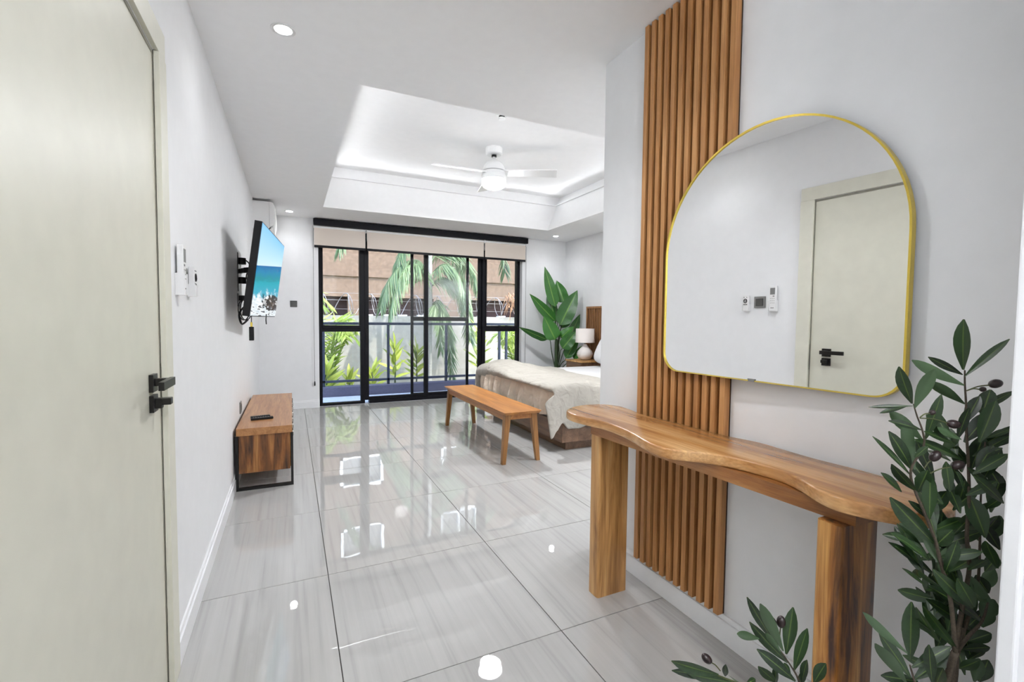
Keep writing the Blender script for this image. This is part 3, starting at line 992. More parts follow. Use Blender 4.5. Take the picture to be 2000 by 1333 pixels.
downlight(0.55, 1.55, 'unseen recessed downlight added above the walkway between door and console', k=1.0)  # out of view, added to light door, right wall and slats
# unseen drum lamp, added behind the viewer to brighten the entrance
e = empty('added_drum_lamp', (0.40, -0.95, ZC), 'unseen round white drum lamp added to light the entrance', 'lamp')
MB().lathe(0.40, -0.95, [(0.06, ZC - 0.05), (0.06, ZC)], 24).build('lamp_base', 'white_plastic', e)
MB().lathe(0.40, -0.95, [(0.02, ZC - 0.10), (0.16, ZC - 0.095), (0.19, ZC - 0.075), (0.19, ZC - 0.06), (0.02, ZC - 0.052)], 32).build('lamp_glass', 'added_drum_lens', e, smooth=True)
ld = bpy.data.lights.new('added_drum_light', 'POINT')
ld.energy = ADDED_DRUM_W
ld.shadow_soft_size = 0.16
ld.color = (0.955, 0.975, 1.0)
lo = bpy.data.objects.new('lamp_source', ld)
COL.objects.link(lo)
lo.parent = e
lo.location = (0, 0, -0.32)

# sprinkler / detector on the tray ceiling
e = empty('smoke_detector', (1.70, 3.83, TZ), 'small white ceiling detector with a dark ring in the tray', 'detector')
MB().lathe(1.70, 3.83, [(0.042, TZ - 0.006), (0.045, TZ)], 24).build('base_plate', 'white_plastic', e)
MB().lathe(1.70, 3.83, [(0.026, TZ - 0.022), (0.026, TZ - 0.006)], 20).build('sensor_ring', 'black_plastic', e)
MB().lathe(1.70, 3.83, [(0.024, TZ - 0.034), (0.031, TZ - 0.030), (0.031, TZ - 0.022)], 20).build('cap', 'white_plastic', e)

# ceiling fan
fx, fy = 1.945, 4.575
e = empty('ceiling_fan', (fx, fy, TZ), 'white three blade ceiling fan with a lit round lamp', 'ceiling fan')
MB().lathe(fx, fy, [(0.075, 2.945), (0.088, 2.955), (0.088, 3.012), (0.084, TZ)], 32).build('canopy', 'white_plastic', e, smooth=False)
MB().lathe(fx, fy, [(0.026, 2.925), (0.026, 2.946)], 20).build('rod_collar', 'black_plastic', e)
MB().lathe(fx, fy, [(0.016, 2.89), (0.016, 2.93)], 20).build('down_rod', 'white_plastic', e, smooth=True)
auto_smooth(MB().lathe(fx, fy, [(0.10, 2.77), (0.118, 2.778), (0.117, 2.80), (0.104, 2.835), (0.075, 2.866), (0.036, 2.888), (0.022, 2.905), (0.018, 2.915)], 40).build('motor_housing', 'white_plastic', e))
auto_smooth(MB().lathe(fx, fy, [(0.122, 2.742), (0.122, 2.766), (0.1, 2.7695)], 40).build('blade_ring', 'white_plastic', e))
auto_smooth(MB().lathe(fx, fy, [(0.130, 2.685), (0.130, 2.730), (0.124, 2.741)], 40).build('lamp_ring', 'white_plastic', e))
auto_smooth(MB().lathe(fx, fy, [(0.02, 2.592), (0.075, 2.598), (0.112, 2.616), (0.126, 2.645), (0.127, 2.684)], 40).build('lamp_lens', 'fan_lens', e))
for ang in (math.atan2(-0.33, 0.60), math.atan2(-0.02, -0.60), math.atan2(0.93, 0.20)):
    ca, sa = math.cos(ang), math.sin(ang)
    bl = MB()
    def bf(u, v, ca=ca, sa=sa):
        r = 0.10 + u * 0.56
        w = 0.11 + 0.03 * u
        s = (v - 0.5) * w
        z = 2.756 - 0.012 * u - s * 0.24
        return (fx + ca * r - sa * s, fy + sa * r + ca * s, z)
    bl.grid(bf, 10, 4)
    o = bl.build('blade', 'white_plastic', e)
    sm = o.modifiers.new('thick', 'SOLIDIFY')
    sm.thickness = 0.008
ld = bpy.data.lights.new('fan_lamp', 'AREA')
ld.shape = 'DISK'
ld.size = 0.22
ld.energy = FAN_W
ld.color = (0.955, 0.975, 1.0)
lo = bpy.data.objects.new('lamp_source', ld)
COL.objects.link(lo)
lo.parent = e
lo.location = (0, 0, 2.587 - TZ)

# ================================================================== LEFT WALL THINGS
# split air conditioner
e = empty('air_conditioner', (XL, 6.3, 2.19), 'white wall mounted air conditioner in the far left corner', 'air conditioner')
prof = [(0.0, 2.205), (0.03, 2.165), (0.12, 2.165), (0.155, 2.205), (0.205, 2.245), (0.222, 2.33), (0.222, 2.45), (0.205, 2.497), (0.17, 2.505), (0.0, 2.505)]
y0, y1 = 5.90, 6.70
def extr(prof, y0, y1):
    n = len(prof)
    mb = MB()
    mb.add([(XL + p[0], y0, p[1]) for p in prof] + [(XL + p[0], y1, p[1]) for p in prof],
           [tuple(range(n)), tuple(range(2 * n - 1, n - 1, -1))] + [(i, (i + 1) % n, n + (i + 1) % n, n + i) for i in range(n)])
    return mb
extr([(0.0, 2.205), (0.03, 2.165), (0.12, 2.165), (0.165, 2.215), (0.165, 2.505), (0.0, 2.505)], y0, y1).build('body', 'white_plastic', e)
extr([(0.167, 2.225), (0.205, 2.25), (0.222, 2.33), (0.222, 2.45), (0.205, 2.497), (0.167, 2.507)], y0 - 0.002, y1 + 0.002).build('front_panel', 'white_plastic', e)
extr([(0.13, 2.162), (0.20, 2.232), (0.196, 2.238), (0.126, 2.168)], y0 + 0.03, y1 - 0.03).build('louvre', 'white_plastic', e)
extr([(0.135, 2.178), (0.18, 2.222), (0.167, 2.222), (0.135, 2.186)], y0 + 0.005, y1 - 0.005).build('air_outlet', 'black_plastic', e)

# remotes in holders + switch by the door
def remote(name, label, yc, w, z0, z1, holder_h, mk):
    e = empty(name, (XL, yc, z0), label, 'remote')
    MB().box(XL, XL + 0.004, yc - w / 2 - 0.003, yc + w / 2 + 0.003, z0 - 0.004, z0 + holder_h, bev=0.001).build('holder_back', 'white_plastic', e)
    hb = MB()
    hb.box(XL + 0.004, XL + 0.03, yc - w / 2 - 0.003, yc - w / 2 - 0.0005, z0 - 0.004, z0 + holder_h)
    hb.box(XL + 0.004, XL + 0.03, yc + w / 2 + 0.0005, yc + w / 2 + 0.003, z0 - 0.004, z0 + holder_h)
    hb.box(XL + 0.004, XL + 0.03, yc - w / 2, yc + w / 2, z0 - 0.004, z0 - 0.001)
    hb.build('holder', 'white_plastic', e)
    body = MB().box(XL + 0.006, XL + 0.026, yc - w / 2, yc + w / 2, z0, z1, bev=0.003).build('remote_body', 'white_plastic', e)
    mk(e, body, yc, w, z0, z1)
    return e
def mk_ac(e, body, yc, w, z0, z1):
    xf = XL + 0.026
    MB().box(xf, xf + 0.0008, yc - w * 0.36, yc + w * 0.36, z1 - 0.062, z1 - 0.014).build('display', 'mid_grey', body)
    MB().box(xf, xf + 0.0015, yc - w * 0.3, yc - w * 0.05, z1 - 0.077, z1 - 0.07).build('power_button', 'mid_grey', body)
    for r in range(3):
        for c in range(3):
            yy = yc + (c - 1) * w * 0.26
            zz = z1 - 0.09 - r * 0.016
            MB().box(xf, xf + 0.0012, yy - 0.003, yy + 0.003, zz - 0.002, zz + 0.002).build('button', 'satin', body)
    MB().box(xf, xf + 0.0006, yc - w * 0.25, yc + w * 0.25, z0 + 0.018, z0 + 0.023).build('lettering', 'mid_grey', body)
def mk_fan(e, body, yc, w, z0, z1):
    xf = XL + 0.026
    ring = MB()
    pts = [(xf + 0.0006, yc + 0.0115 * math.cos(a), z1 - 0.042 + 0.0135 * math.sin(a)) for a in [2 * PI * k / 24 for k in range(25)]]
    ring.tube(pts, 0.0036, 5)
    ring.build('dial', 'black_plastic', body)
    MB().box(xf, xf + 0.001, yc - 0.004, yc + 0.004, z1 - 0.046, z1 - 0.038).build('button', 'black_plastic', body)
    for s in (-1, 1):
        MB().box(xf, xf + 0.001, yc + s * 0.011 - 0.003, yc + s * 0.011 + 0.003, z1 - 0.018, z1 - 0.013).build('button', 'black_plastic', body)
    for c in (-1, 0, 1):
        MB().box(xf, xf + 0.001, yc + c * 0.011 - 0.004, yc + c * 0.011 + 0.004, z1 - 0.072, z1 - 0.066).build('button', 'black_plastic', body)
remote('wall_remote', 'tall white air conditioner remote in a wall holder beside the door', 2.05, 0.048, 1.30, 1.478, 0.075, mk_ac)
remote('wall_remote', 'short white fan remote with round black dial in a wall holder', 2.255, 0.044, 1.303, 1.418, 0.045, mk_fan)

def switch(label, dims_axis, c, horizontal=True):
    e = empty('light_switch', c, label, 'switch')
    x, y, z = c
    if dims_axis == 'X':   # on the left wall
        MB().box(x, x + 0.008, y - 0.042, y + 0.042, z - 0.042, z + 0.042, bev=0.002).build('plate', 'mid_grey', e)
        MB().box(x + 0.008, x + 0.012, y - 0.027, y + 0.027, z - 0.027, z + 0.027, bev=0.001).build('rocker', 'grey_plastic', e)
    else:
        MB().box(x - 0.042, x + 0.042, y - 0.008, y, z - 0.042, z + 0.042, bev=0.002).build('plate', 'grey_plastic', e)
        MB().box(x - 0.024, x + 0.024, y - 0.012, y - 0.008, z - 0.018, z + 0.024, bev=0.001).build('rocker', 'grey_plastic', e)
    return e
switch('graphite light switch between the two wall remotes', 'X', (XL, 2.155, 1.365))
switch('dark grey square light switch beside the balcony doors', 'Y', (0.029, YW, 1.396))
e = empty('power_outlet', (XL, 4.2, 0.505), 'dark grey power outlet plate above the back of the media console', 'outlet')
MB().box(XL, XL + 0.009, 4.16, 4.245, 0.46, 0.55, bev=0.002).build('plate', 'mid_grey', e)
MB().box(XL + 0.009, XL + 0.012, 4.18, 4.225, 0.48, 0.53, bev=0.001).build('socket', 'grey_plastic', e)

# ---- television on an arm
tw, thh, tt = 1.10, 0.61875, 0.045
c = Vector((-0.144, 3.97, 1.528))
ya, ti = 0.104, 0.132
ax = Vector((math.sin(ya), math.cos(ya), 0))
nn = Vector((math.cos(ya), -math.sin(ya), 0))
up = Vector((0, 0, 1)) * math.cos(ti) + nn * math.sin(ti)
nr = (nn * math.cos(ti) - Vector((0, 0, 1)) * math.sin(ti)).normalized()
tv = empty('television', (XL, 4.22, 1.22), 'flat screen television showing a seascape, swung out from the left wall', 'television')
def tvp(a, b, d):
    return c + ax * a + up * b + nr * d
def tvbox(name, a0, a1, b0, b1, d0, d1, mat, parent=tv):
    mb = MB()
    mb.add([tvp(a, b, d) for d in (d0, d1) for b in (b0, b1) for a in (a0, a1)],
           [(0, 1, 3, 2), (4, 6, 7, 5), (0, 4, 5, 1), (2, 3, 7, 6), (0, 2, 6, 4), (1, 5, 7, 3)])
    return mb.build(name, mat, parent)
tvbox('screen_case', -tw / 2, tw / 2, -thh / 2, thh / 2, -tt, -0.002, 'black_plastic')
tvbox('rear_cover', -tw * 0.3, tw * 0.3, -thh * 0.36, thh * 0.2, -tt - 0.03, -tt, 'black_plastic')
mb = MB()
bz = 0.006
mb.grid(lambda u, v: tvp((u - 0.5) * (tw - 2 * bz), (v - 0.5) * (thh - 2 * bz), 0.0), 1, 1, uv=True)
so = mb.build('screen', 'screen', tv, fix=False)
so['label'] = 'bright seascape picture with blue sky and white surf'
mt = empty('tv_mount', (XL, 4.22, 1.42), 'black articulated wall bracket holding the television', 'bracket')
MB().box(XL, XL + 0.006, 4.19, 4.25, 1.42, 1.72, bev=0.002).build('wall_plate', 'black_metal', mt)
for zz in (1.48, 1.63):
    MB().tube([(XL + 0.03, 4.22, zz), (XL + 0.03, 4.22, zz + 0.05)], 0.028, 14).build('pivot', 'black_metal', mt)
tb = tvp(0, 0, -tt - 0.03)
el = Vector((XL + 0.06, 4.10, 1.575))
def armb(p, q, h, w):
    d = (q - p)
    s = Vector((-d.y, d.x, 0)).normalized() * w / 2
    u = Vector((0, 0, h / 2))
    mb = MB()
    mb.hexa([p - s - u, p + s - u, q + s - u, q - s - u], [p - s + u, p + s + u, q + s + u, q - s + u])
    return mb
armb(Vector((XL + 0.012, 4.22, 1.575)), el, 0.035, 0.022).build('arm', 'black_metal', mt)
armb(el, Vector((tb.x, tb.y, 1.575)), 0.04, 0.022).build('arm', 'black_metal', mt)
tv_plug = empty('power_outlet', (XL, 4.2, 1.36), 'wall outlet with plug behind the television', 'outlet')
MB().box(XL, XL + 0.009, 4.13, 4.215, 1.30, 1.40, bev=0.002).build('plate', 'mid_grey', tv_plug)
MB().box(XL + 0.009, XL + 0.05, 4.15, 4.19, 1.345, 1.385, bev=0.004).build('plug', 'black_plastic', tv_plug)
cb = MB()
loop = []
for k in range(40):
    a = k / 39 * 2 * PI * 2.2
    loop.append((XL + 0.045 + 0.03 * math.cos(a) + 0.001 * k, 4.02 - 0.004 * k + 0.05 * math.cos(a), 1.27 + 0.075 * math.sin(a)))
cb.tube([(XL + 0.05, 4.17, 1.365), (XL + 0.075, 4.12, 1.40), (XL + 0.10, 4.06, 1.35)] + loop, 0.004, 6)
cb.tube(catmull([(XL + 0.06, 4.2, 1.66), (XL + 0.085, 4.16, 1.62), (XL + 0.06, 4.18, 1.53), (XL + 0.09, 4.15, 1.48), (XL + 0.06, 4.17, 1.44)], 6), 0.005, 6)
cb.tube(catmull([(XL + 0.07, 3.9, 1.30), (XL + 0.04, 3.82, 1.24), (XL + 0.06, 3.76, 1.17), (XL + 0.10, 3.72, 1.20)], 6), 0.007, 6)
co = solo(cb.build('tv_cable', 'cable', smooth=True), (XL + 0.05, 4.1, 1.27))
tag(co, 'looped black cables hanging behind the television', 'cable')
hx, hyy = -0.236, 3.47
e = empty('media_stick', (hx, hyy, 1.09), 'small black dongle hanging on a cord below the television', 'dongle')
MB().tube([(hx, hyy + 0.02, 1.235), (hx, hyy + 0.005, 1.20), (hx, hyy, 1.17)], 0.003, 6).build('cord', 'cable', e)
MB().box(hx - 0.006, hx + 0.006, hyy - 0.006, hyy + 0.006, 1.155, 1.185, bev=0.001).build('plug', 'gold', e)
MB().box(hx - 0.014, hx + 0.014, hyy - 0.014, hyy + 0.014, 1.065, 1.155, bev=0.004).build('dongle_body', 'black_plastic', e)
MB().tube([(-0.17, 3.95, 1.24), (-0.172, 3.93, 1.20), (-0.17, 3.93, 1.165)], 0.004, 6).build('loose_cord', 'cable', tv)

# ---- media console
e = empty('media_console', (-0.19, 4.47, 0), 'low wooden media console on a black steel frame', 'media console')
x0, x1, y0, y1 = XL + 0.022, -0.006, 3.69, 5.258
MB().box(x0 - 0.003, x1 + 0.003, y0 - 0.004, y1 + 0.004, 0.388, 0.441, bev=0.002).build('top', 'stand_top', e)
MB().box(x0 + 0.01, x1 - 0.012, y0 + 0.014, y1 - 0.014, 0.118, 0.388, bev=0.002).build('body', 'stand_side', e)
for ye in (y0, y1 - 0.022):
    fr = MB()
    fr.box(x0 - 0.012, x0 + 0.008, ye, ye + 0.022, 0, 0.388).box(x1 - 0.008, x1 + 0.008, ye, ye + 0.022, 0, 0.388)
    fr.box(x0 + 0.008, x1 - 0.008, ye, ye + 0.022, 0, 0.02)
    fr.build('leg_frame', 'black_metal', e)
for k in range(3):
    ya_, yb_ = y0 + 0.03 + k * 0.506, y0 + 0.03 + k * 0.506 + 0.496
    d = MB().box(x1 - 0.012, x1 - 0.002, ya_, yb_, 0.13, 0.38, bev=0.002).build('drawer', 'stand_top', e)
    for q in (0.12, 0.376):
        MB().box(x1 - 0.002, x1 + 0.014, ya_ + q - 0.03, ya_ + q + 0.03, 0.335, 0.36, bev=0.003).build('handle', 'satin', d)

def hand_remote(label, p, q, w, mat='black_plastic'):
    p, q = Vector(p), Vector(q)
    d = (q - p)
    ang = math.atan2(d.y, d.x)
    c = (p + q) / 2
    e = empty('remote_control', (c.x, c.y, 0.4412), label, 'remote')
    l = d.length
    R_ = Matrix.Rotation(ang, 3, 'Z')
    MB().box(c.x - l / 2, c.x + l / 2, c.y - w / 2, c.y + w / 2, 0.4415, 0.458, bev=0.004, rot=R_, piv=(c.x, c.y, 0.45)).build('remote_body', mat, e)
    for r in range(7):
        for s in (-1, 0, 1):
            xx, yy = c.x - l * 0.38 + r * l * 0.11, c.y + s * w * 0.26
            MB().box(xx - 0.0035, xx + 0.0035, yy - 0.003, yy + 0.003, 0.458, 0.4592, rot=R_, piv=(c.x, c.y, 0.45)).build('button', 'mid_grey', e)
    return e
hand_remote('slim black remote lying at the back on the media console', (-0.29, 4.03, 0), (-0.16, 4.055, 0), 0.035)
hand_remote('slightly longer black remote lying in front on the media console', (-0.285, 3.965, 0), (-0.135, 3.985, 0), 0.038)

# ================================================================== RIGHT WALL
# vertical slat panel
SY0, SY1 = 1.203, 1.682
sp = empty('slat_panel', (XR, (SY0 + SY1) / 2, 0.106), 'tall panel of oak slats on the right wall behind the mirror', 'wall panel')
MB().box(XR - 0.0075, XR - 0.0015, SY0, SY1, 0.106, ZC - 0.002).build('backing_board', 'slat_gap_shade', sp)
nsl, sw = 12, 0.0225
pit = (SY1 - SY0 - sw) / (nsl - 1)
pr = None
for k in range(nsl):
    yc = SY0 + sw / 2 + k * pit
    if pr is None:
        pr = MB().box(-0.0165, 0.0115, -sw / 2, sw / 2, 0, ZC - 0.109, bev=0.0012).build('slat', 'slat')
        o = pr
    else:
        o = bpy.data.objects.new('slat', pr.data)
        COL.objects.link(o)
    o.parent = sp
    o.location = (-0.0075 - 0.0116, yc - sp.location.y, 0)

# arched mirror, one side resting on the slats so that it hangs slightly turned
MX0, MX1 = 1.452, 1.412      # front plane at the near end / at the far end
MY0, MY1 = 0.652, 1.487
def mpt(s, z, d=0.0):
    """s: 0 near end, 1 far end, d: towards the wall"""
    return Vector((MX0 + (MX1 - MX0) * s + d, MY0 + (MY1 - MY0) * s, z))
mw = MY1 - MY0
zb, zt_ = 1.014, 1.886
ra = mw / 2
zs = zt_ - ra
out = []
rc = 0.075
for k in range(9):
    a = PI + k / 8 * PI / 2
    out.append((rc + rc * math.cos(a), zb + rc + rc * math.sin(a)))
for k in range(9):
    a = -PI / 2 + k / 8 * PI / 2
    out.append((mw - rc + rc * math.cos(a), zb + rc + rc * math.sin(a)))
for k in range(41):
    a = k / 40 * PI
    out.append((ra + ra * math.cos(a), zs + (zt_ - zs) * math.sin(a)))
mi = empty('wall_mirror', (XR, 1.07, zb), 'arched wall mirror with thin gold frame on the right wall', 'mirror')
mb = MB()
n = len(out)
inn = []
cxm, czm = mw / 2, (zb + zs) / 2 + 0.05
for (s, z) in out:
    d = Vector((cxm - s, czm - z)).normalized() * 0.003
    inn.append((s + d.x, z + d.y))
mb.add([mpt(s / mw, z, 0.004) for s, z in inn] + [mpt(s / mw, z, 0.010) for s, z in inn],
       [tuple(range(n)), tuple(range(2 * n - 1, n - 1, -1))] + [(i, (i + 1) % n, n + (i + 1) % n, n + i) for i in range(n)])
mb.build('mirror_glass', 'mirror', mi)
mb = MB()
ring = []
for (s, z) in out:
    d = Vector((cxm - s, czm - z)).normalized() * 0.006
    a, b = (s, z), (s + d.x, z + d.y)
    ring.append([mpt(a[0] / mw, a[1], 0.0), mpt(b[0] / mw, b[1], 0.0), mpt(b[0] / mw, b[1], 0.020), mpt(a[0] / mw, a[1], 0.020)])
vs = [p for r in ring for p in r]
fs = []
for i in range(n):
    j = (i + 1) % n
    for q in range(4):
        q2 = (q + 1) % 4
        fs.append((i * 4 + q, i * 4 + q2, j * 4 + q2, j * 4 + q))
mb.add(vs, fs)
auto_smooth(mb.build('frame', 'gold', mi), 50)
mb = MB()
mb.add([mpt(s / mw, z, 0.012) for s, z in inn] + [mpt(s / mw, z, 0.019) for s, z in inn],
       [tuple(range(n)), tuple(range(2 * n - 1, n - 1, -1))] + [(i, (i + 1) % n, n + (i + 1) % n, n + i) for i in range(n)])
mb.build('back_board', 'black_plastic', mi)
pj = mpt(0.52, zb, 0.01)
MB().box(pj.x - 0.0105, pj.x + 0.004, pj.y - 0.013, pj.y + 0.013, zb - 0.001, zb + 0.008).build('frame_joint', 'mid_grey', mi)

# ---- live edge console
OUT = [(1.150, 1.822), (1.130, 1.735), (1.146, 1.640), (1.166, 1.556), (1.163, 1.456), (1.145, 1.356), (1.120, 1.271), (1.104, 1.195), (1.112, 1.140), (1.150, 1.095), (1.203, 1.035), (1.233, 0.965), (1.246, 0.900), (1.248, 0.838), (1.230, 0.775), (1.196, 0.713), (1.180, 0.661), (1.188, 0.625), (1.202, 0.589), (1.223, 0.555), (1.255, 0.518), (1.316, 0.500), (1.390, 0.512), (1.440, 0.555), (1.455, 0.618), (1.462, 0.70), (1.462, 0.78), (1.456, 0.876), (1.462, 0.974), (1.468, 1.079), (1.443, 1.180), (1.439, 1.265), (1.436, 1.415), (1.420, 1.598), (1.443, 1.722), (1.450, 1.815), (1.405, 1.885), (1.330, 1.908), (1.236, 1.890)]
poly = [(p.x, p.y) for p in catmull([(a, b, 0) for a, b in OUT], 4, closed=True)]
ct = empty('console_table', (1.3, 1.17, 0), 'teak console table with wavy live edge top below the mirror', 'console table')
auto_smooth(MB().prism(poly, 0.764, 0.80, bev=0.006).build('tabletop', 'teak', ct), 40)
ap = MB()
ap.hexa([(1.180, 1.668, 0.722), (1.236, 0.640, 0.722), (1.356, 0.640, 0.722), (1.330, 1.668, 0.722)],
        [(1.180, 1.668, 0.7635), (1.236, 0.640, 0.7635), (1.356, 0.640, 0.7635), (1.330, 1.668, 0.7635)])
ap.build('apron', 'teak_dark', ct)
def cleg(x0, x1, y0, y1, mat, label):
    bm = bmesh.new()
    bmesh.ops.create_cube(bm, size=1)
    for q in bm.verts:
        q.co = Vector(((x0 + x1) / 2 + q.co.x * (x1 - x0), (y0 + y1) / 2 + q.co.y * (y1 - y0), 0.3608 + q.co.z * 0.7215))
    ve = [e for e in bm.edges if abs(e.verts[0].co.z - e.verts[1].co.z) > 0.1]
    bmesh.ops.bevel(bm, geom=ve, offset=0.010, segments=3, profile=0.5, affect='EDGES')
    mb = MB()
    bm.verts.index_update()
    mb.bm(bm)
    o = auto_smooth(mb.build('leg', mat, ct), 40)
    o['label'] = label
    return o
cleg(1.197, 1.357, 1.622, 1.692, 'leg_pale', 'pale golden leg with a knotty corner')
cleg(1.200, 1.360, 0.650, 0.712, 'leg_dark', 'dark streaked reddish leg')

# ================================================================== BENCH
e = empty('bench', (1.75, 4.27, 0), 'long wooden bench with splayed legs at the foot of the bed', 'bench')
bz = 0.448
bm_ = MB()
bm_.hexa([(1.590, 3.452, bz - 0.024), (1.905, 3.452, bz - 0.024), (1.905, 5.088, bz - 0.024), (1.590, 5.088, bz - 0.024)],
         [(1.572, 3.434, bz), (1.920, 3.434, bz), (1.920, 5.106, bz), (1.572, 5.106, bz)])
bm_.build('seat', 'bench', e)
MB().box(1.603, 1.621, 3.49, 5.05, bz - 0.078, bz - 0.024, bev=0.002).build('apron', 'bench', e)
MB().box(1.872, 1.890, 3.49, 5.05, bz - 0.078, bz - 0.024, bev=0.002).build('apron', 'bench', e)
for yy in (3.487, 5.037):
    MB().box(1.621, 1.872, yy, yy + 0.018, bz - 0.070, bz - 0.024, bev=0.002).build('end_rail', 'bench', e)
for sx in (0, 1):
    for sy in (0, 1):
        tx = 1.600 if sx == 0 else 1.845
        ty = 3.478 if sy == 0 else 5.012
        bx = 1.578 if sx == 0 else 1.905
        by = 3.488 if sy == 0 else 5.045
        w, wb_ = 0.052, 0.034
        MB().hexa([(bx, by, 0), (bx + wb_, by, 0), (bx + wb_, by + wb_, 0), (bx, by + wb_, 0)],
                  [(tx, ty, bz - 0.0245), (tx + w, ty, bz - 0.0245), (tx + w, ty + w, bz - 0.0245), (tx, ty + w, bz - 0.0245)]).build('leg', 'bench_leg', e)

# ================================================================== BED
e = empty('bed', (3.2, 4.54, 0), 'low brown wooden platform bed', 'bed')
BX0, BX1, BY0, BY1 = 2.235, 4.13, 3.605, 5.475
MB().box(2.315, 4.12, 3.675, 5.41, 0, 0.087, bev=0.002).build('plinth', 'bed_wood', e)
MB().box(BX0, BX0 + 0.03, BY0 + 0.03, BY1 - 0.03, 0.088, 0.275, bev=0.002).build('foot_rail', 'bed_wood', e)
MB().box(BX0, BX1, BY0, BY0 + 0.0295, 0.088, 0.275, bev=0.002).build('side_rail', 'bed_wood', e)
MB().box(BX0, BX1, BY1 - 0.0295, BY1, 0.088, 0.275, bev=0.002).build('side_rail', 'bed_wood', e)
MB().box(BX0 + 0.03, BX1, BY0 + 0.03, BY1 - 0.03, 0.12, 0.15).build('slat_base', 'bed_wood', e)
ms = auto_smooth(MB().box(2.275, 4.12, 3.645, 5.435, 0.1505, 0.575, bev=0.05).build('mattress', 'sheet'), 60)
solo(ms, (3.2, 4.54, 0.1505))
tag(ms, 'thick mattress under a smooth white fitted sheet', 'mattress')

def smooth01(x):
    x = max(0.0, min(1.0, x))
    return x * x * (3 - 2 * x)
def nz(x, y, z=0.0, s=1.0):
    return noise.noise(Vector((x * s, y * s, z * s + 3.1)))
def ztop(x, y):
    far = smooth01((y - 4.1) / 1.1)
    z = 0.602 + 0.115 * math.exp(-((x - 2.42) / 0.30) ** 2) * far + 0.040 * math.exp(-((x - 2.40) / 0.26) ** 2) * (1 - far)
    z += 0.014 * nz(x, y, 0, 4.0) + 0.009 * nz(x * 0.6, y, 2, 9.0) + 0.005 * nz(x, y * 0.5, 5, 17.0)
    z -= 0.03 * smooth01((y - 5.35) / 0.2)
    return z
HEM = [(1.9, 0.40), (2.0, 0.43), (2.06, 0.445), (2.13, 0.39), (2.21, 0.33), (2.29, 0.395), (2.40, 0.40), (2.49, 0.365), (2.58, 0.39), (2.8, 0.37), (3.3, 0.38)]
def hem(x):
    for (a, b), (c2, d) in zip(HEM[:-1], HEM[1:]):
        if a <= x <= c2:
            t = (x - a) / (c2 - a)
            return b + (d - b) * (t * t * (3 - 2 * t))
    return 0.38
def duv(u, t):
    if t < 0.22:
        a = (0.22 - t) / 0.22
        y = 3.625
        far = 0
    elif t < 0.9:
        a = 0
        y = 3.625 + (t - 0.22) / 0.68 * (5.50 - 3.625)
    else:
        a = -(t - 0.9) / 0.1
        y = 5.50
    k = (y - 3.6) / 1.9
    xh_ = 2.98 + 0.22 * k + 0.03 * math.sin(y * 5)
    xf_ = 2.215 + 0.015 * math.sin(y * 4.0)
    if u < 0.72:
        x = xh_ + (xf_ - xh_) * u / 0.72
        z = ztop(x, y) - 0.02 * smooth01((0.08 - u) / 0.08)
    else:
        th_ = (u - 0.72) / 0.28 * PI * 1.12
        z0 = ztop(xf_, y)
        low = 0.545 + 0.015 * math.sin(y * 3.1 + 1.0) - 0.045 * smooth01((y - 5.05) / 0.45)
        r = (z0 - low) / 2
        x = xf_ - (0.105 + 0.015 * nz(y, 0, 1, 3)) * math.sin(th_)
        z = (z0 + low) / 2 + r * math.cos(th_)
    p = Vector((x, y, z))
    if a > 0:
        w = smooth01(a / 0.33)
        xf2 = 2.0 + 0.05 * a
        xd = xh_ + (xf2 - xh_) * u
        yd = 3.585 - 0.035 * math.sin(min(1, a * 1.3) * PI * 0.6) + 0.030 * a * math.sin(xd * 17 + 1.2 * math.sin(xd * 7)) - 0.03 * a * math.exp(-((xd - 2.06) / 0.07) ** 2)
        zd = 0.612 - a * hem(xd) + 0.004 * nz(xd, a, 0, 8)
        p = p.lerp(Vector((xd, yd, zd)), w)
        p.y -= 0.02 * math.sin(w * PI)
    elif a < 0:
        q = -a
        p.y += 0.05 * math.sin(q * PI / 2) + 0.01 * math.sin(p.x * 14) * q
        p.z -= 0.22 * q
    return p
dvt = MB().grid(duv, 70, 84).build('duvet', 'duvet', smooth=True)
md = dvt.modifiers.new('thick', 'SOLIDIFY')
md.thickness = 0.018
md.offset = -1
md = dvt.modifiers.new('soft', 'SUBSURF')
md.levels = 1
md.render_levels = 1
solo(dvt, (2.6, 4.5, 0.58))
tag(dvt, 'rumpled cream duvet folded over the foot of the bed', 'duvet')

def cov(u, v):
    y = 3.60 + u * 1.90
    ph = y * 19 + 2.5 * nz(y, 0, 4, 3.0)
    am = 0.012 + 0.022 * v
    x = 2.178 - 0.035 * math.sin(v * PI * 0.8) + am * math.sin(ph) + 0.6 * am * math.sin(2.3 * ph + 6 * v * nz(y, 0, 7, 2.0)) + 0.014 * nz(y, v * 0.4, 1, 9)
    z = 0.590 - v * (0.29 + 0.025 * math.sin(y * 6) + 0.012 * math.sin(ph * 0.5))
    # wrap slightly round both corners
    x += 0.10 * smooth01((3.68 - y) / 0.08) + 0.10 * smooth01((y - 5.42) / 0.08)
    return Vector((x, y, z))
cv = MB().grid(cov, 150, 16).build('coverlet', 'coverlet', smooth=True)
md = cv.modifiers.new('thick', 'SOLIDIFY')
md.thickness = 0.006
md.offset = 0
solo(cv, (2.17, 4.5, 0.3))
tag(cv, 'pleated beige coverlet hanging at the foot of the bed behind the bench', 'bedspread')

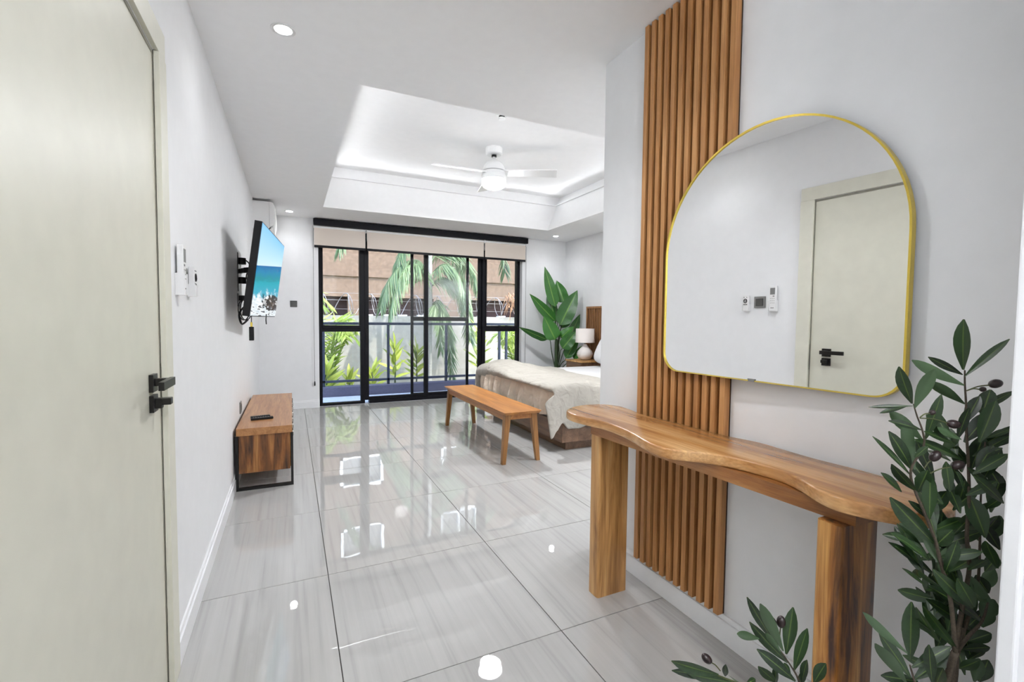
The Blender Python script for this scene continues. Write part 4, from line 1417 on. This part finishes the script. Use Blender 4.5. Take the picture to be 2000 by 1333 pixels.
# pillow leaning on the headboard
pb = bmesh.new()
bmesh.ops.create_uvsphere(pb, u_segments=28, v_segments=16, radius=1)
rotp = Matrix.Rotation(math.radians(-62), 3, 'Y')
for q in pb.verts:
    x, y, z = q.co
    sx = math.copysign(abs(x) ** 0.55, x)
    sy = math.copysign(abs(y) ** 0.55, y)
    p = rotp @ Vector((sx * 0.23, sy * 0.36, z * 0.085))
    q.co = p + Vector((3.93, 5.06, 0.825))
mbp = MB()
pb.verts.index_update()
mbp.bm(pb)
po = solo(mbp.build('pillow', 'sheet', smooth=True), (3.9, 5.06, 0.6))
tag(po, 'plump white pillow leaning on the headboard beside the lamp', 'pillow')

# headboard panel
e = empty('headboard', (XH, 4.5, 0), 'wide slatted wooden headboard panel on the bedroom wall', 'headboard')
HY0, HY1, HZ = 2.95, 6.06, 1.43
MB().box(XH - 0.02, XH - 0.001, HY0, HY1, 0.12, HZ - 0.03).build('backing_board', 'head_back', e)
MB().box(XH - 0.05, XH - 0.001, HY0, HY1, HZ - 0.03, HZ, bev=0.002).build('top_rail', 'head_slat', e)
MB().box(XH - 0.05, XH - 0.0205, HY1 - 0.022, HY1, 0.12, HZ - 0.03, bev=0.002).build('end_rail', 'head_slat', e)
pr = None
k = 0
yy = HY1 - 0.062
while yy > HY0 + 0.03:
    if pr is None:
        pr = MB().box(-0.001, 0.012, -0.009, 0.009, 0, HZ - 0.155, bev=0.002).build('slat', 'head_slat')
        o = pr
    else:
        o = bpy.data.objects.new('slat', pr.data)
        COL.objects.link(o)
    o.parent = e
    o.location = (-0.033, yy - 4.5, 0.122)
    yy -= 0.045

# nightstand + lamp
e = empty('nightstand', (3.97, 5.78, 0), 'small wooden nightstand beside the bed under the white lamp', 'nightstand')
nx0, nx1, ny0, ny1, nzt = 3.76, 4.15, 5.575, 5.985, 0.625
MB().box(nx0 - 0.01, nx1, ny0 - 0.01, ny1 + 0.01, nzt - 0.022, nzt, bev=0.002).build('top', 'leg_pale', e)
MB().box(nx0 + 0.01, nx1, ny0, ny1, 0.12, nzt - 0.022, bev=0.002).build('body', 'bed_wood', e)
for k in range(2):
    d = MB().box(nx0 - 0.004, nx0 + 0.0095, ny0 + 0.01, ny1 - 0.01, 0.14 + k * 0.235, 0.36 + k * 0.235, bev=0.002).build('drawer', 'bed_wood', e)
    MB().ball((nx0 - 0.014, 5.78, 0.25 + k * 0.235), 0.012).build('knob', 'black_metal', d)
for a in (nx0 + 0.02, nx1 - 0.05):
    for b in (ny0 + 0.01, ny1 - 0.04):
        MB().box(a, a + 0.03, b, b + 0.03, 0, 0.12).build('leg', 'bed_wood', e)
lx, ly = 3.955, 5.78
e = empty('table_lamp', (lx, ly, nzt), 'white table lamp with drum shade and rounded ceramic base', 'lamp')
MB().lathe(lx, ly, [(0.055, nzt + 0.0005), (0.085, nzt + 0.02), (0.112, nzt + 0.06), (0.118, nzt + 0.095), (0.105, nzt + 0.135), (0.07, nzt + 0.175), (0.035, nzt + 0.215), (0.028, nzt + 0.235)], 32).build('base', 'lampbase', e, smooth=True)
MB().lathe(lx, ly, [(0.012, nzt + 0.23), (0.012, nzt + 0.32)], 12).build('stem', 'satin', e, smooth=True)
MB().lathe(lx, ly, [(0.142, nzt + 0.262), (0.138, nzt + 0.468), (0.136, nzt + 0.468), (0.140, nzt + 0.262)], 36, cap=False).build('lamp_shade', 'shade', e, smooth=True)
ssp = MB()
for k in range(3):
    a = k * 2 * PI / 3
    ssp.tube([(lx, ly, nzt + 0.32), (lx + 0.138 * math.cos(a), ly + 0.138 * math.sin(a), nzt + 0.32)], 0.002, 5)
ssp.build('shade_ring', 'satin', e)

# ================================================================== PLANTS
def leaf_grid(mb, p0, p1, w, nrm, shape='lance', curl=0.10, fold=0.18, nu=4, nv=9, wave=0.0, seed=0):
    p0, p1 = Vector(p0), Vector(p1)
    d = p1 - p0
    L = d.length
    t = d.normalized()
    n = (Vector(nrm) - t * Vector(nrm).dot(t))
    if n.length < 1e-4:
        n = t.orthogonal()
    n.normalize()
    s = t.cross(n)
    def wd(v):
        if shape == 'lance':
            return (math.sin(PI * (0.04 + 0.96 * v) ** 0.82)) ** 0.75 * (1 - 0.25 * v) * 1.08 if v < 0.999 else 0.02
        if shape == 'paddle':
            return (min(1, v / 0.16) ** 0.6) * (1 - max(0, (v - 0.35) / 0.65) ** 1.9) + (0.02 if v >= 0.999 else 0)
        if shape == 'olive':
            return max(0.03, math.sin(PI * min(0.985, 0.02 + 0.965 * v ** 1.28))) ** 0.75
        return math.sin(PI * min(0.98, 0.05 + v * 0.93)) ** 0.8
    def fn(u, v):
        ww = wd(v) * w / 2
        q = (u - 0.5) * 2
        off = -curl * L * (v * v) + curl * L * v     # arch
        z = off + abs(q) * ww * fold + wave * w * math.sin(v * 17 + seed) * abs(q)
        return p0 + t * (L * v) + s * (q * ww) + n * z
    mb.grid(fn, nu, nv, uv=True)

OLIVE = [[1.155,0.426,1.132,1.12,0.416,1.228,0.027],[1.17,0.429,1.118,1.214,0.384,1.192,0.017],[1.143,0.419,1.104,1.042,0.458,1.151,0.021],[1.208,0.446,1.118,1.162,0.484,1.152,0.015],[1.199,0.437,1.061,1.106,0.46,1.109,0.02],[1.064,0.464,1.067,1.021,0.468,1.139,0.023],[1.042,0.45,1.063,1.041,0.423,1.138,0.022],[1.042,0.453,1.066,0.99,0.5,1.059,0.008],[1.08,0.476,1.06,1.044,0.507,1.042,0.01],[1.13,0.468,0.991,1.13,0.447,1.083,0.02],[1.063,0.447,1.02,1.01,0.476,1.036,0.014],[1.12,0.469,0.991,1.081,0.508,1.043,0.025],[1.087,0.469,0.934,1.013,0.476,1.016,0.024],[1.066,0.461,0.928,1.006,0.499,1.002,0.012],[1.069,0.451,0.9,0.997,0.461,0.96,0.023],[1.04,0.463,0.9,0.97,0.465,0.946,0.015],[1.217,0.438,1.036,1.325,0.408,1.084,0.015],[1.18,0.428,0.989,1.205,0.401,1.052,0.027],[1.21,0.439,1.022,1.237,0.429,1.076,0.023],[1.239,0.425,1.036,1.277,0.427,1.087,0.029],[1.215,0.409,0.998,1.244,0.385,1.018,0.012],[1.198,0.421,0.961,1.252,0.388,1.003,0.015],[1.163,0.407,0.935,1.202,0.373,0.978,0.02],[1.2,0.434,0.949,1.072,0.461,0.998,0.022],[1.136,0.416,1.002,1.099,0.438,1.024,0.014],[1.142,0.428,0.99,1.086,0.453,1.014,0.015],[1.062,0.455,0.966,1.068,0.438,0.991,0.012],[1.227,0.432,0.93,1.219,0.414,1.002,0.029],[1.2,0.408,0.965,1.205,0.382,0.987,0.012],[1.241,0.399,0.891,1.167,0.417,0.945,0.015],[1.233,0.385,0.897,1.222,0.404,0.94,0.022],[1.137,0.429,0.897,1.128,0.434,0.956,0.018],[1.098,0.463,0.891,1.082,0.442,0.943,0.024],[1.141,0.41,0.903,1.099,0.408,0.948,0.018],[1.084,0.463,0.937,1.07,0.477,1.037,0.022],[1.182,0.407,0.994,1.19,0.39,1.076,0.029],[1.097,0.433,0.802,1.014,0.469,0.892,0.031],[1.08,0.435,0.852,1.09,0.441,0.931,0.023],[1.14,0.462,0.836,1.203,0.459,0.878,0.026],[1.129,0.453,0.758,1.1,0.495,0.815,0.017],[1.076,0.431,0.774,0.991,0.455,0.834,0.019],[1.158,0.452,0.714,1.087,0.502,0.776,0.02],[1.103,0.444,0.765,1.097,0.472,0.792,0.017],[1.124,0.45,0.813,1.201,0.43,0.833,0.021],[1.108,0.435,0.795,1.108,0.411,0.836,0.024],[1.123,0.436,0.767,1.165,0.388,0.793,0.02],[1.139,0.424,0.742,1.218,0.412,0.761,0.021],[1.094,0.44,0.715,1.012,0.444,0.768,0.01],[1.099,0.419,0.724,1.029,0.427,0.77,0.016],[1.229,0.402,0.629,1.114,0.446,0.709,0.032],[1.171,0.399,0.675,1.066,0.421,0.766,0.025],[1.228,0.414,0.603,1.129,0.454,0.674,0.024],[1.138,0.405,0.598,1.041,0.422,0.702,0.023],[1.096,0.416,0.619,1.026,0.426,0.701,0.021],[1.065,0.447,0.574,1.038,0.438,0.701,0.027],[1.016,0.431,0.613,0.936,0.466,0.692,0.016],[1.036,0.432,0.558,1.011,0.475,0.626,0.023],[1.019,0.432,0.555,0.964,0.458,0.63,0.025],[1.075,0.448,0.555,1.131,0.413,0.603,0.022],[1.093,0.452,0.521,1.155,0.419,0.581,0.026],[1.096,0.424,0.534,1.078,0.425,0.615,0.02],[1.087,0.42,0.631,1.042,0.432,0.669,0.016],[1.205,0.38,0.683,1.184,0.413,0.731,0.021],[1.264,0.396,0.772,1.228,0.41,0.826,0.021],[1.205,0.376,0.883,1.128,0.394,0.941,0.02],[1.211,0.381,0.754,1.16,0.383,0.817,0.023],[1.189,0.393,0.813,1.186,0.418,0.886,0.034],[1.162,0.394,0.683,1.092,0.395,0.756,0.025],[1.239,0.406,0.63,1.259,0.398,0.671,0.03],[1.217,0.419,0.584,1.245,0.395,0.607,0.024],[1.199,0.421,0.572,1.255,0.399,0.573,0.017],[1.201,0.412,0.555,1.245,0.402,0.567,0.013],[1.211,0.403,0.862,1.2,0.377,0.895,0.015],[1.158,0.404,0.751,1.213,0.397,0.762,0.018],[1.183,0.444,0.877,1.201,0.46,0.91,0.016],[1.209,0.394,0.869,1.235,0.39,0.927,0.025],[1.212,0.405,0.512,1.226,0.404,0.556,0.023],[1.288,0.423,0.473,1.302,0.415,0.521,0.027],[1.296,0.424,0.772,1.328,0.418,0.821,0.03],[1.196,0.439,0.645,1.24,0.443,0.683,0.023],[1.26,0.45,0.554,1.204,0.447,0.632,0.027],[1.302,0.432,0.577,1.309,0.456,0.605,0.024],[1.221,0.454,0.636,1.163,0.448,0.699,0.023],[1.249,0.451,0.54,1.197,0.448,0.606,0.024],[1.244,0.464,0.671,1.227,0.48,0.714,0.027],[1.202,0.424,0.683,1.149,0.425,0.739,0.025],[1.293,0.418,0.664,1.27,0.431,0.702,0.026],[1.294,0.426,0.666,1.343,0.427,0.701,0.024],[1.215,0.428,0.656,1.186,0.406,0.716,0.022],[1.279,0.448,0.731,1.215,0.443,0.78,0.024],[1.297,0.438,0.765,1.243,0.435,0.816,0.026],[1.302,0.428,0.703,1.342,0.423,0.729,0.024],[1.301,0.427,0.584,1.316,0.42,0.624,0.027],[1.247,0.46,0.732,1.206,0.457,0.788,0.027],[1.219,0.459,0.726,1.189,0.46,0.777,0.029],[1.235,0.462,0.644,1.22,0.484,0.693,0.027],[0.891,0.605,0.562,0.841,0.63,0.653,0.019],[0.885,0.578,0.559,0.814,0.581,0.674,0.022],[0.922,0.596,0.529,0.931,0.591,0.63,0.026],[0.94,0.604,0.499,0.87,0.644,0.584,0.023],[0.847,0.604,0.579,0.795,0.615,0.598,0.016],[0.947,0.594,0.487,0.97,0.584,0.578,0.022],[0.905,0.564,0.5,0.849,0.61,0.553,0.024],[0.917,0.611,0.459,0.855,0.61,0.515,0.02],[0.948,0.578,0.471,0.947,0.568,0.528,0.017],[0.913,0.61,0.455,0.898,0.602,0.509,0.012],[0.952,0.556,0.486,0.969,0.544,0.53,0.024],[0.968,0.595,0.447,0.949,0.575,0.501,0.014],[0.771,0.635,0.507,0.687,0.679,0.532,0.024],[0.816,0.663,0.464,0.716,0.706,0.483,0.018],[0.813,0.635,0.476,0.744,0.686,0.48,0.019],[0.816,0.656,0.473,0.792,0.636,0.521,0.012],[0.851,0.645,0.455,0.806,0.643,0.491,0.015],[0.83,0.618,0.479,0.862,0.62,0.478,0.012],[0.92,0.584,0.497,0.921,0.599,0.509,0.011],[0.888,0.585,0.551,0.876,0.612,0.579,0.013]]
ot = empty('olive_tree', (1.13, 0.485, 0), 'potted olive tree with dark fruit in the right foreground', 'plant')
MB().lathe(1.13, 0.485, [(0.075, 0.0005), (0.088, 0.02), (0.105, 0.16), (0.108, 0.21), (0.10, 0.212), (0.095, 0.19)], 28).build('pot', 'pot', ot, smooth=True)
MB().lathe(1.13, 0.485, [(0.09, 0.185), (0.094, 0.195)], 24).build('soil', 'soil', ot)
def stem(pts, r0, r1, mat='olive_stem'):
    p = catmull(pts, 5)
    n = len(p)
    MB().tube(p, [r0 + (r1 - r0) * i / (n - 1) for i in range(n)], 7).build('branch', mat, ot, smooth=True)
stem([(1.135, 0.480, 0.19), (1.148, 0.445, 0.35), (1.155, 0.418, 0.50), (1.155, 0.415, 0.583)], 0.0085, 0.006)
stem([(1.125, 0.490, 0.19), (1.138, 0.455, 0.36), (1.140, 0.425, 0.50), (1.130, 0.406, 0.597)], 0.008, 0.006)
stem([(1.155, 0.415, 0.583), (1.172, 0.413, 0.685), (1.182, 0.411, 0.745), (1.179, 0.416, 0.805), (1.181, 0.417, 0.85), (1.183, 0.418, 0.895), (1.183, 0.422, 0.958), (1.181, 0.426, 1.011), (1.18, 0.428, 1.059), (1.178, 0.431, 1.102), (1.172, 0.430, 1.13)], 0.0042, 0.0013)
stem([(1.13, 0.406, 0.597), (1.124, 0.414, 0.691), (1.109, 0.424, 0.758), (1.096, 0.433, 0.814), (1.08, 0.444, 0.863), (1.065, 0.453, 0.902), (1.06, 0.459, 0.941), (1.085, 0.452, 0.985), (1.079, 0.452, 1.015), (1.07, 0.458, 1.044), (1.06, 0.460, 1.067)], 0.0038, 0.0011)
stem([(1.155, 0.415, 0.58), (1.179, 0.406, 0.613), (1.204, 0.396, 0.643), (1.215, 0.392, 0.685)], 0.004, 0.0015)
stem([(1.155, 0.415, 0.56), (1.205, 0.42, 0.62), (1.23, 0.417, 0.661), (1.238, 0.416, 0.711), (1.241, 0.418, 0.785), (1.225, 0.415, 0.88), (1.215, 0.41, 0.99)], 0.004, 0.0012)
stem([(1.14, 0.47, 0.33), (1.11, 0.44, 0.44), (1.085, 0.440, 0.50), (1.06, 0.445, 0.567)], 0.004, 0.0015)
stem([(1.13, 0.475, 0.27), (1.05, 0.515, 0.35), (0.971, 0.561, 0.409), (0.946, 0.575, 0.459), (0.937, 0.581, 0.487), (0.924, 0.588, 0.511), (0.900, 0.594, 0.545)], 0.004, 0.0012)
stem([(1.12, 0.48, 0.25), (1.02, 0.54, 0.37), (0.916, 0.588, 0.429), (0.862, 0.615, 0.46), (0.826, 0.633, 0.472), (0.790, 0.648, 0.488), (0.77, 0.65, 0.50)], 0.004, 0.0012, 'olive_twig')
ro = random.Random(12)
for k in range(95):
    z = ro.uniform(0.50, 1.02)
    cx_, cy_ = ro.choice([(1.185, 0.43), (1.215, 0.425), (1.13, 0.44), (1.16, 0.45)])
    cx_ += ro.uniform(-0.03, 0.05)
    cy_ += ro.uniform(-0.02, 0.03)
    d = Vector((ro.uniform(-0.5, 0.7), ro.uniform(-0.4, 0.5), ro.uniform(-0.1, 0.8))).normalized() * ro.uniform(0.055, 0.085)
    if cx_ < 1.15 and z > 0.9:
        continue
    p0 = Vector((cx_, cy_, z))
    p1 = p0 + d
    p1.y = max(p1.y, 0.378)
    OLIVE.append([*p0, *p1, ro.uniform(0.016, 0.024)])
for i, q in enumerate(OLIVE):
    mb = MB()
    p0, p1 = Vector(q[:3]), Vector(q[3:6])
    view = Vector((-0.85, -0.33, 0.42)) + Vector((ro.uniform(-.45, .45), ro.uniform(-.45, .45), ro.uniform(-.35, .45)))
    if ro.random() < 0.18:
        view = -view
    leaf_grid(mb, p0, p1, q[6] * 1.0, view, 'olive', ro.uniform(0.03, 0.14), ro.uniform(0.1, 0.35), 4, 8)
    mb.build('leaf', 'olive_leaf', ot, smooth=True, fix=False)
def olive(c, s, r=0.0085, k=1.45, mat='olive_fruit'):
    d = (Vector(c) - Vector(s)).normalized()
    MB().ball(c, r, r, r * k, 14, 10, axis=d).build('olive', mat, ot, smooth=True)
    e2 = Vector(c) - d * r * k * 0.9
    MB().tube(catmull([s, (Vector(s) + e2) / 2 + Vector((0, 0, 0.003)), e2], 3), 0.0012, 5).build('fruit_stalk', 'olive_twig', ot)
def olive_mat():
    mt, nt, b = new_mat('dark olive skin')
    v = coords(nt, (90, 90, 90), 3.0)
    n = N(nt, 'ShaderNodeTexNoise')
    nt.links.new(v, n.inputs['Vector'])
    r = ramp(nt, n.outputs['Fac'], [(0.3, (0.010, 0.005, 0.006)), (0.62, (0.026, 0.012, 0.013)), (0.8, (0.06, 0.045, 0.018))])
    nt.links.new(r.outputs[0], b.inputs['Base Color'])
    b.inputs['Roughness'].default_value = 0.28
    return mt
M['olive_fruit'] = olive_mat()
for c_, s_ in (((1.212, 0.399, 1.106), (1.162, 0.422, 1.092)), ((1.139, 0.43, 1.028), (1.081, 0.458, 1.039)), ((1.106, 0.442, 0.967), (1.087, 0.45, 0.943)), ((1.145, 0.423, 0.95), (1.094, 0.446, 0.932)), ((0.903, 0.597, 0.603), (0.90, 0.597, 0.565)), ((0.887, 0.605, 0.601), (0.895, 0.60, 0.569)), ((0.764, 0.659, 0.526), (0.789, 0.646, 0.501))):
    olive(c_, s_)
for c_, s_ in (((1.102, 0.448, 1.05), (1.081, 0.458, 1.04)), ((1.19, 0.409, 1.095), (1.162, 0.422, 1.092))):
    olive(c_, s_, 0.005, 1.15)

# bird of paradise in the far corner
BIRD = [[3.722,6.266,1.426,3.569,6.348,2.046,0.179],[3.787,6.22,1.138,4.025,6.113,1.683,0.276],[3.911,6.313,1.494,3.834,6.425,1.847,0.207],[3.759,6.351,1.269,3.695,6.448,1.703,0.165],[3.729,6.273,1.199,3.368,6.457,1.623,0.172],[3.69,6.199,0.912,3.509,6.249,1.279,0.241],[3.604,6.295,0.909,3.193,6.479,1.104,0.117],[3.858,6.295,1.088,4.118,6.236,1.497,0.207],[3.941,6.264,0.837,4.166,6.24,1.315,0.179],[3.802,6.225,0.937,3.986,6.138,1.119,0.165],[3.804,6.171,0.774,3.994,6.06,1.052,0.207],[3.894,6.209,0.617,4.096,6.15,0.98,0.159],[4.029,6.188,0.601,4.231,6.148,0.824,0.11]]
bx, by = 3.745, 6.25
bp = empty('bird_of_paradise', (bx, by, 0), 'tall bird of paradise plant with broad green leaves in the far corner', 'plant')
MB().lathe(bx, by, [(0.13, 0.0005), (0.15, 0.02), (0.175, 0.28), (0.18, 0.32), (0.165, 0.322), (0.16, 0.30)], 28).build('pot', 'pot', bp, smooth=True)
MB().lathe(bx, by, [(0.15, 0.295), (0.158, 0.305)], 24).build('soil', 'soil', bp)
MB().tube(catmull([(bx, by, 0.30), (bx - 0.012, by - 0.01, 0.6), (bx - 0.02, by - 0.03, 0.92)], 5), [0.026] * 10 + [0.016], 10).build('trunk', 'bird_stalk', bp, smooth=True)
rb = random.Random(5)
for i, q in enumerate(BIRD):
    p0, p1 = Vector(q[:3]), Vector(q[3:6])
    p1.x = min(p1.x, XH - 0.03)
    p1.y = min(p1.y, YW - 0.05)
    mb = MB()
    bright = i in (0, 1, 5, 10)
    view = Vector((-0.52, -0.80, 0.28)) if bright else Vector((-0.52 + rb.uniform(-.5, .5), -0.7 + rb.uniform(-.3, .3), rb.uniform(-.2, .5)))
    leaf_grid(mb, p0, p1, q[6], view, 'paddle', 0.06 if bright else 0.1, 0.16, 6, 16, 0.02, i)
    mb.build('leaf', 'bird_leaf', bp, smooth=True, fix=False)
    o0 = Vector((bx + rb.uniform(-.04, .04), by + rb.uniform(-.04, .04), 0.30))
    d = (p1 - p0).normalized()
    MB().tube(catmull([o0, o0.lerp(p0, 0.55) + Vector((0, 0, 0.05)), p0 - d * 0.05, p0], 5), [0.009 - 0.0003 * k for k in range(16)], 6).build('stalk', 'bird_stalk', bp, smooth=True)

# ---------------------------------------------------------------- garden plants
def frond(parent, base, path, leaf_len, n, droop, w, mat, rnd, name='frond', r=0.018):
    """arching compound leaf: rachis plus drooping leaflets in one mesh"""
    pts = catmull([base] + path, 8)
    m_ = len(pts)
    mb = MB()
    mb.tube(pts, [r * (1 - 0.85 * i / (m_ - 1)) for i in range(m_)], 5)
    for i in range(n):
        t = 0.10 + 0.89 * (i / (n - 1))
        k = t * (m_ - 1)
        a = int(min(m_ - 2, math.floor(k)))
        p = pts[a].lerp(pts[a + 1], k - a)
        tg = (pts[a + 1] - pts[a]).normalized()
        sd_ = tg.cross(Vector((0, 0, 1)))
        if sd_.length < 0.15:
            sd_ = Vector((0.5, -0.8, 0.2))
        sd_.normalize()
        ll = leaf_len * (0.45 + 0.75 * math.sin(PI * min(1, 0.15 + t * 0.8))) * rnd.uniform(0.85, 1.1)
        for s in (-1, 1):
            d = (sd_ * s * rnd.uniform(0.45, 1.0) + tg * rnd.uniform(0.4, 0.8) + Vector((0, 0, -droop * rnd.uniform(0.6, 1.2)))).normalized()
            leaf_grid(mb, p, p + d * ll, w, (sd_ * 0.3 + Vector((rnd.uniform(-.6, .6), -0.9, 0.7))), 'lance', 0.12, 0.1, 2, 3)
    o = mb.build(name, mat, parent, smooth=False, fix=False)
    return o
rg = random.Random(21)
pt = empty('palm_tree', (2.655, 9.7, -0.35), 'slender pale trunked palm with drooping fronds outside the sliding doors', 'tree')
trk = catmull([(2.64, 9.7, -0.40), (2.645, 9.7, 0.6), (2.66, 9.7, 1.5), (2.66, 9.7, 2.7), (2.66, 9.7, 3.6)], 8)
MB().tube(trk, [0.075 - 0.0010 * i for i in range(len(trk))], 12).build('trunk', 'palm_trunk', pt, smooth=True)
FR = [((2.62, 9.7, 2.15), [(2.40, 9.6, 2.42), (2.05, 9.5, 2.32), (1.75, 9.4, 1.95), (1.58, 9.35, 1.45)], 0.50, 46, 1.0),
      ((2.62, 9.7, 2.75), [(2.45, 9.7, 2.95), (2.18, 9.65, 2.82), (1.98, 9.6, 2.42), (1.90, 9.6, 2.0)], 0.45, 40, 0.9),
      ((2.70, 9.7, 1.90), [(2.90, 9.65, 2.10), (3.20, 9.6, 1.95), (3.42, 9.55, 1.45), (3.52, 9.55, 0.75)], 0.48, 46, 1.1),
      ((2.70, 9.7, 1.52), [(2.85, 9.6, 1.60), (2.98, 9.5, 1.30), (3.02, 9.45, 0.7), (3.06, 9.4, 0.0)], 0.42, 42, 1.2),
      ((2.70, 9.7, 2.45), [(2.95, 9.8, 2.75), (3.30, 9.9, 2.80), (3.65, 10.0, 2.45), (3.85, 10.0, 1.9)], 0.48, 44, 1.0),
      ((2.70, 9.7, 3.2), [(3.2, 9.6, 3.7), (3.8, 9.5, 3.5), (4.18, 9.45, 2.9), (4.28, 9.4, 2.25)], 0.48, 44, 1.1),
      ((2.66, 9.75, 3.0), [(2.9, 10.1, 3.3), (3.3, 10.4, 3.0), (3.7, 10.5, 2.2), (3.95, 10.5, 1.2)], 0.5, 44, 1.0),
      ((2.62, 9.7, 3.3), [(2.2, 9.5, 3.8), (1.6, 9.3, 3.7), (1.1, 9.2, 3.2), (0.8, 9.1, 2.5)], 0.5, 44, 1.0),
      ((2.62, 9.7, 1.95), [(2.45, 9.5, 2.25), (2.2, 9.35, 2.3), (1.95, 9.25, 2.05), (1.80, 9.2, 1.6), (1.72, 9.2, 1.2)], 0.46, 46, 1.1),
      ((2.70, 9.7, 2.15), [(2.86, 9.5, 2.35), (3.08, 9.4, 2.3), (3.25, 9.3, 1.95), (3.30, 9.3, 1.4)], 0.44, 42, 1.1),
      ((2.68, 9.65, 1.45), [(2.74, 9.5, 1.5), (2.80, 9.4, 1.1), (2.80, 9.35, 0.55)], 0.34, 30, 1.2)]
for b_, p_, ll, n_, dr_ in FR:
    frond(pt, b_, p_, ll * 1.08, n_ * 2, dr_, 0.024, 'palm_leaf', rg)

def areca(name, loc, label, nfr, h, spread, rnd, ll=0.26):
    e_ = empty(name, loc, label, 'shrub')
    for k in range(nfr):
        a = 2 * PI * k / nfr + rnd.uniform(-.3, .3)
        hh = h * rnd.uniform(0.7, 1.05)
        sp_ = spread * rnd.uniform(0.6, 1.1)
        dx, dy = math.cos(a) * sp_, math.sin(a) * sp_ * 0.55
        b0 = (loc[0] + dx * 0.06, loc[1] + dy * 0.06, loc[2])
        frond(e_, b0, [(loc[0] + dx * 0.25, loc[1] + dy * 0.25, loc[2] + hh * 0.55), (loc[0] + dx * 0.6, loc[1] + dy * 0.6, loc[2] + hh * 0.95), (loc[0] + dx, loc[1] + dy, loc[2] + hh * 0.82)], ll, 22, 0.35, 0.034, 'areca_leaf', rnd, 'frond', 0.011)
    return e_
areca('areca_palm', (0.60, 9.55, -0.35), 'bright green areca palm behind the left side window', 13, 1.55, 0.75, random.Random(2), 0.34)
areca('areca_palm', (-0.35, 10.1, -0.35), 'taller areca palm with tips above the boundary wall at far left', 9, 2.3, 1.1, random.Random(5), 0.4)
areca('areca_palm', (4.75, 9.6, -0.35), 'light green areca palm behind the right side window', 12, 1.55, 0.75, random.Random(8), 0.32)
areca('areca_palm', (6.1, 10.3, -0.35), 'taller areca palm by the dried vines at far right', 8, 2.0, 0.8, random.Random(9), 0.34)

def broad(name, loc, label, n, h, ll, lw, rnd):
    e_ = empty(name, loc, label, 'shrub')
    MB().tube([loc, (loc[0] + 0.02, loc[1], loc[2] + h * 0.5), (loc[0], loc[1], loc[2] + h)], [0.018, 0.014, 0.008], 6).build('stem', 'bird_stalk', e_, smooth=True)
    for k in range(n):
        t = 0.35 + 0.65 * k / (n - 1)
        a = k * 2.4 + rnd.uniform(-.3, .3)
        p0 = Vector((loc[0], loc[1], loc[2] + h * t))
        el_ = 0.35 + 0.9 * (t - 0.35) + rnd.uniform(-.1, .2)
        d = Vector((math.cos(a) * math.cos(el_), math.sin(a) * math.cos(el_) * 0.8, math.sin(el_)))
        mb = MB()
        leaf_grid(mb, p0, p0 + d * ll * rnd.uniform(0.75, 1.1), lw, Vector((rnd.uniform(-.3, .3), -0.5, 0.8)), 'lance', 0.12, 0.2, 4, 6)
        mb.build('leaf', 'shrub_leaf', e_, smooth=True, fix=False)
    return e_
broad('ginger_shrub', (1.93, 9.75, -0.35), 'leafy green shrub in the middle of the left sliding pane', 16, 0.95, 0.42, 0.095, random.Random(31))
broad('ginger_shrub', (2.42, 9.9, -0.35), 'leafy green shrub just left of the palm trunk', 16, 0.85, 0.44, 0.09, random.Random(32))
broad('ginger_shrub', (1.45, 9.55, -0.35), 'low leafy shrub at the left edge of the sliding pane', 14, 0.5, 0.40, 0.085, random.Random(33))
broad('ginger_shrub', (0.55, 9.05, -0.35), 'yellowish low shrub in front of the areca palm', 20, 0.6, 0.42, 0.09, random.Random(34))
broad('ginger_shrub', (0.98, 9.3, -0.35), 'small low shrub between the areca palm and the door post', 12, 0.4, 0.34, 0.08, random.Random(35))
broad('ginger_shrub', (3.75, 9.7, -0.35), 'leafy shrub to the right of the palm', 18, 1.3, 0.42, 0.09, random.Random(36))
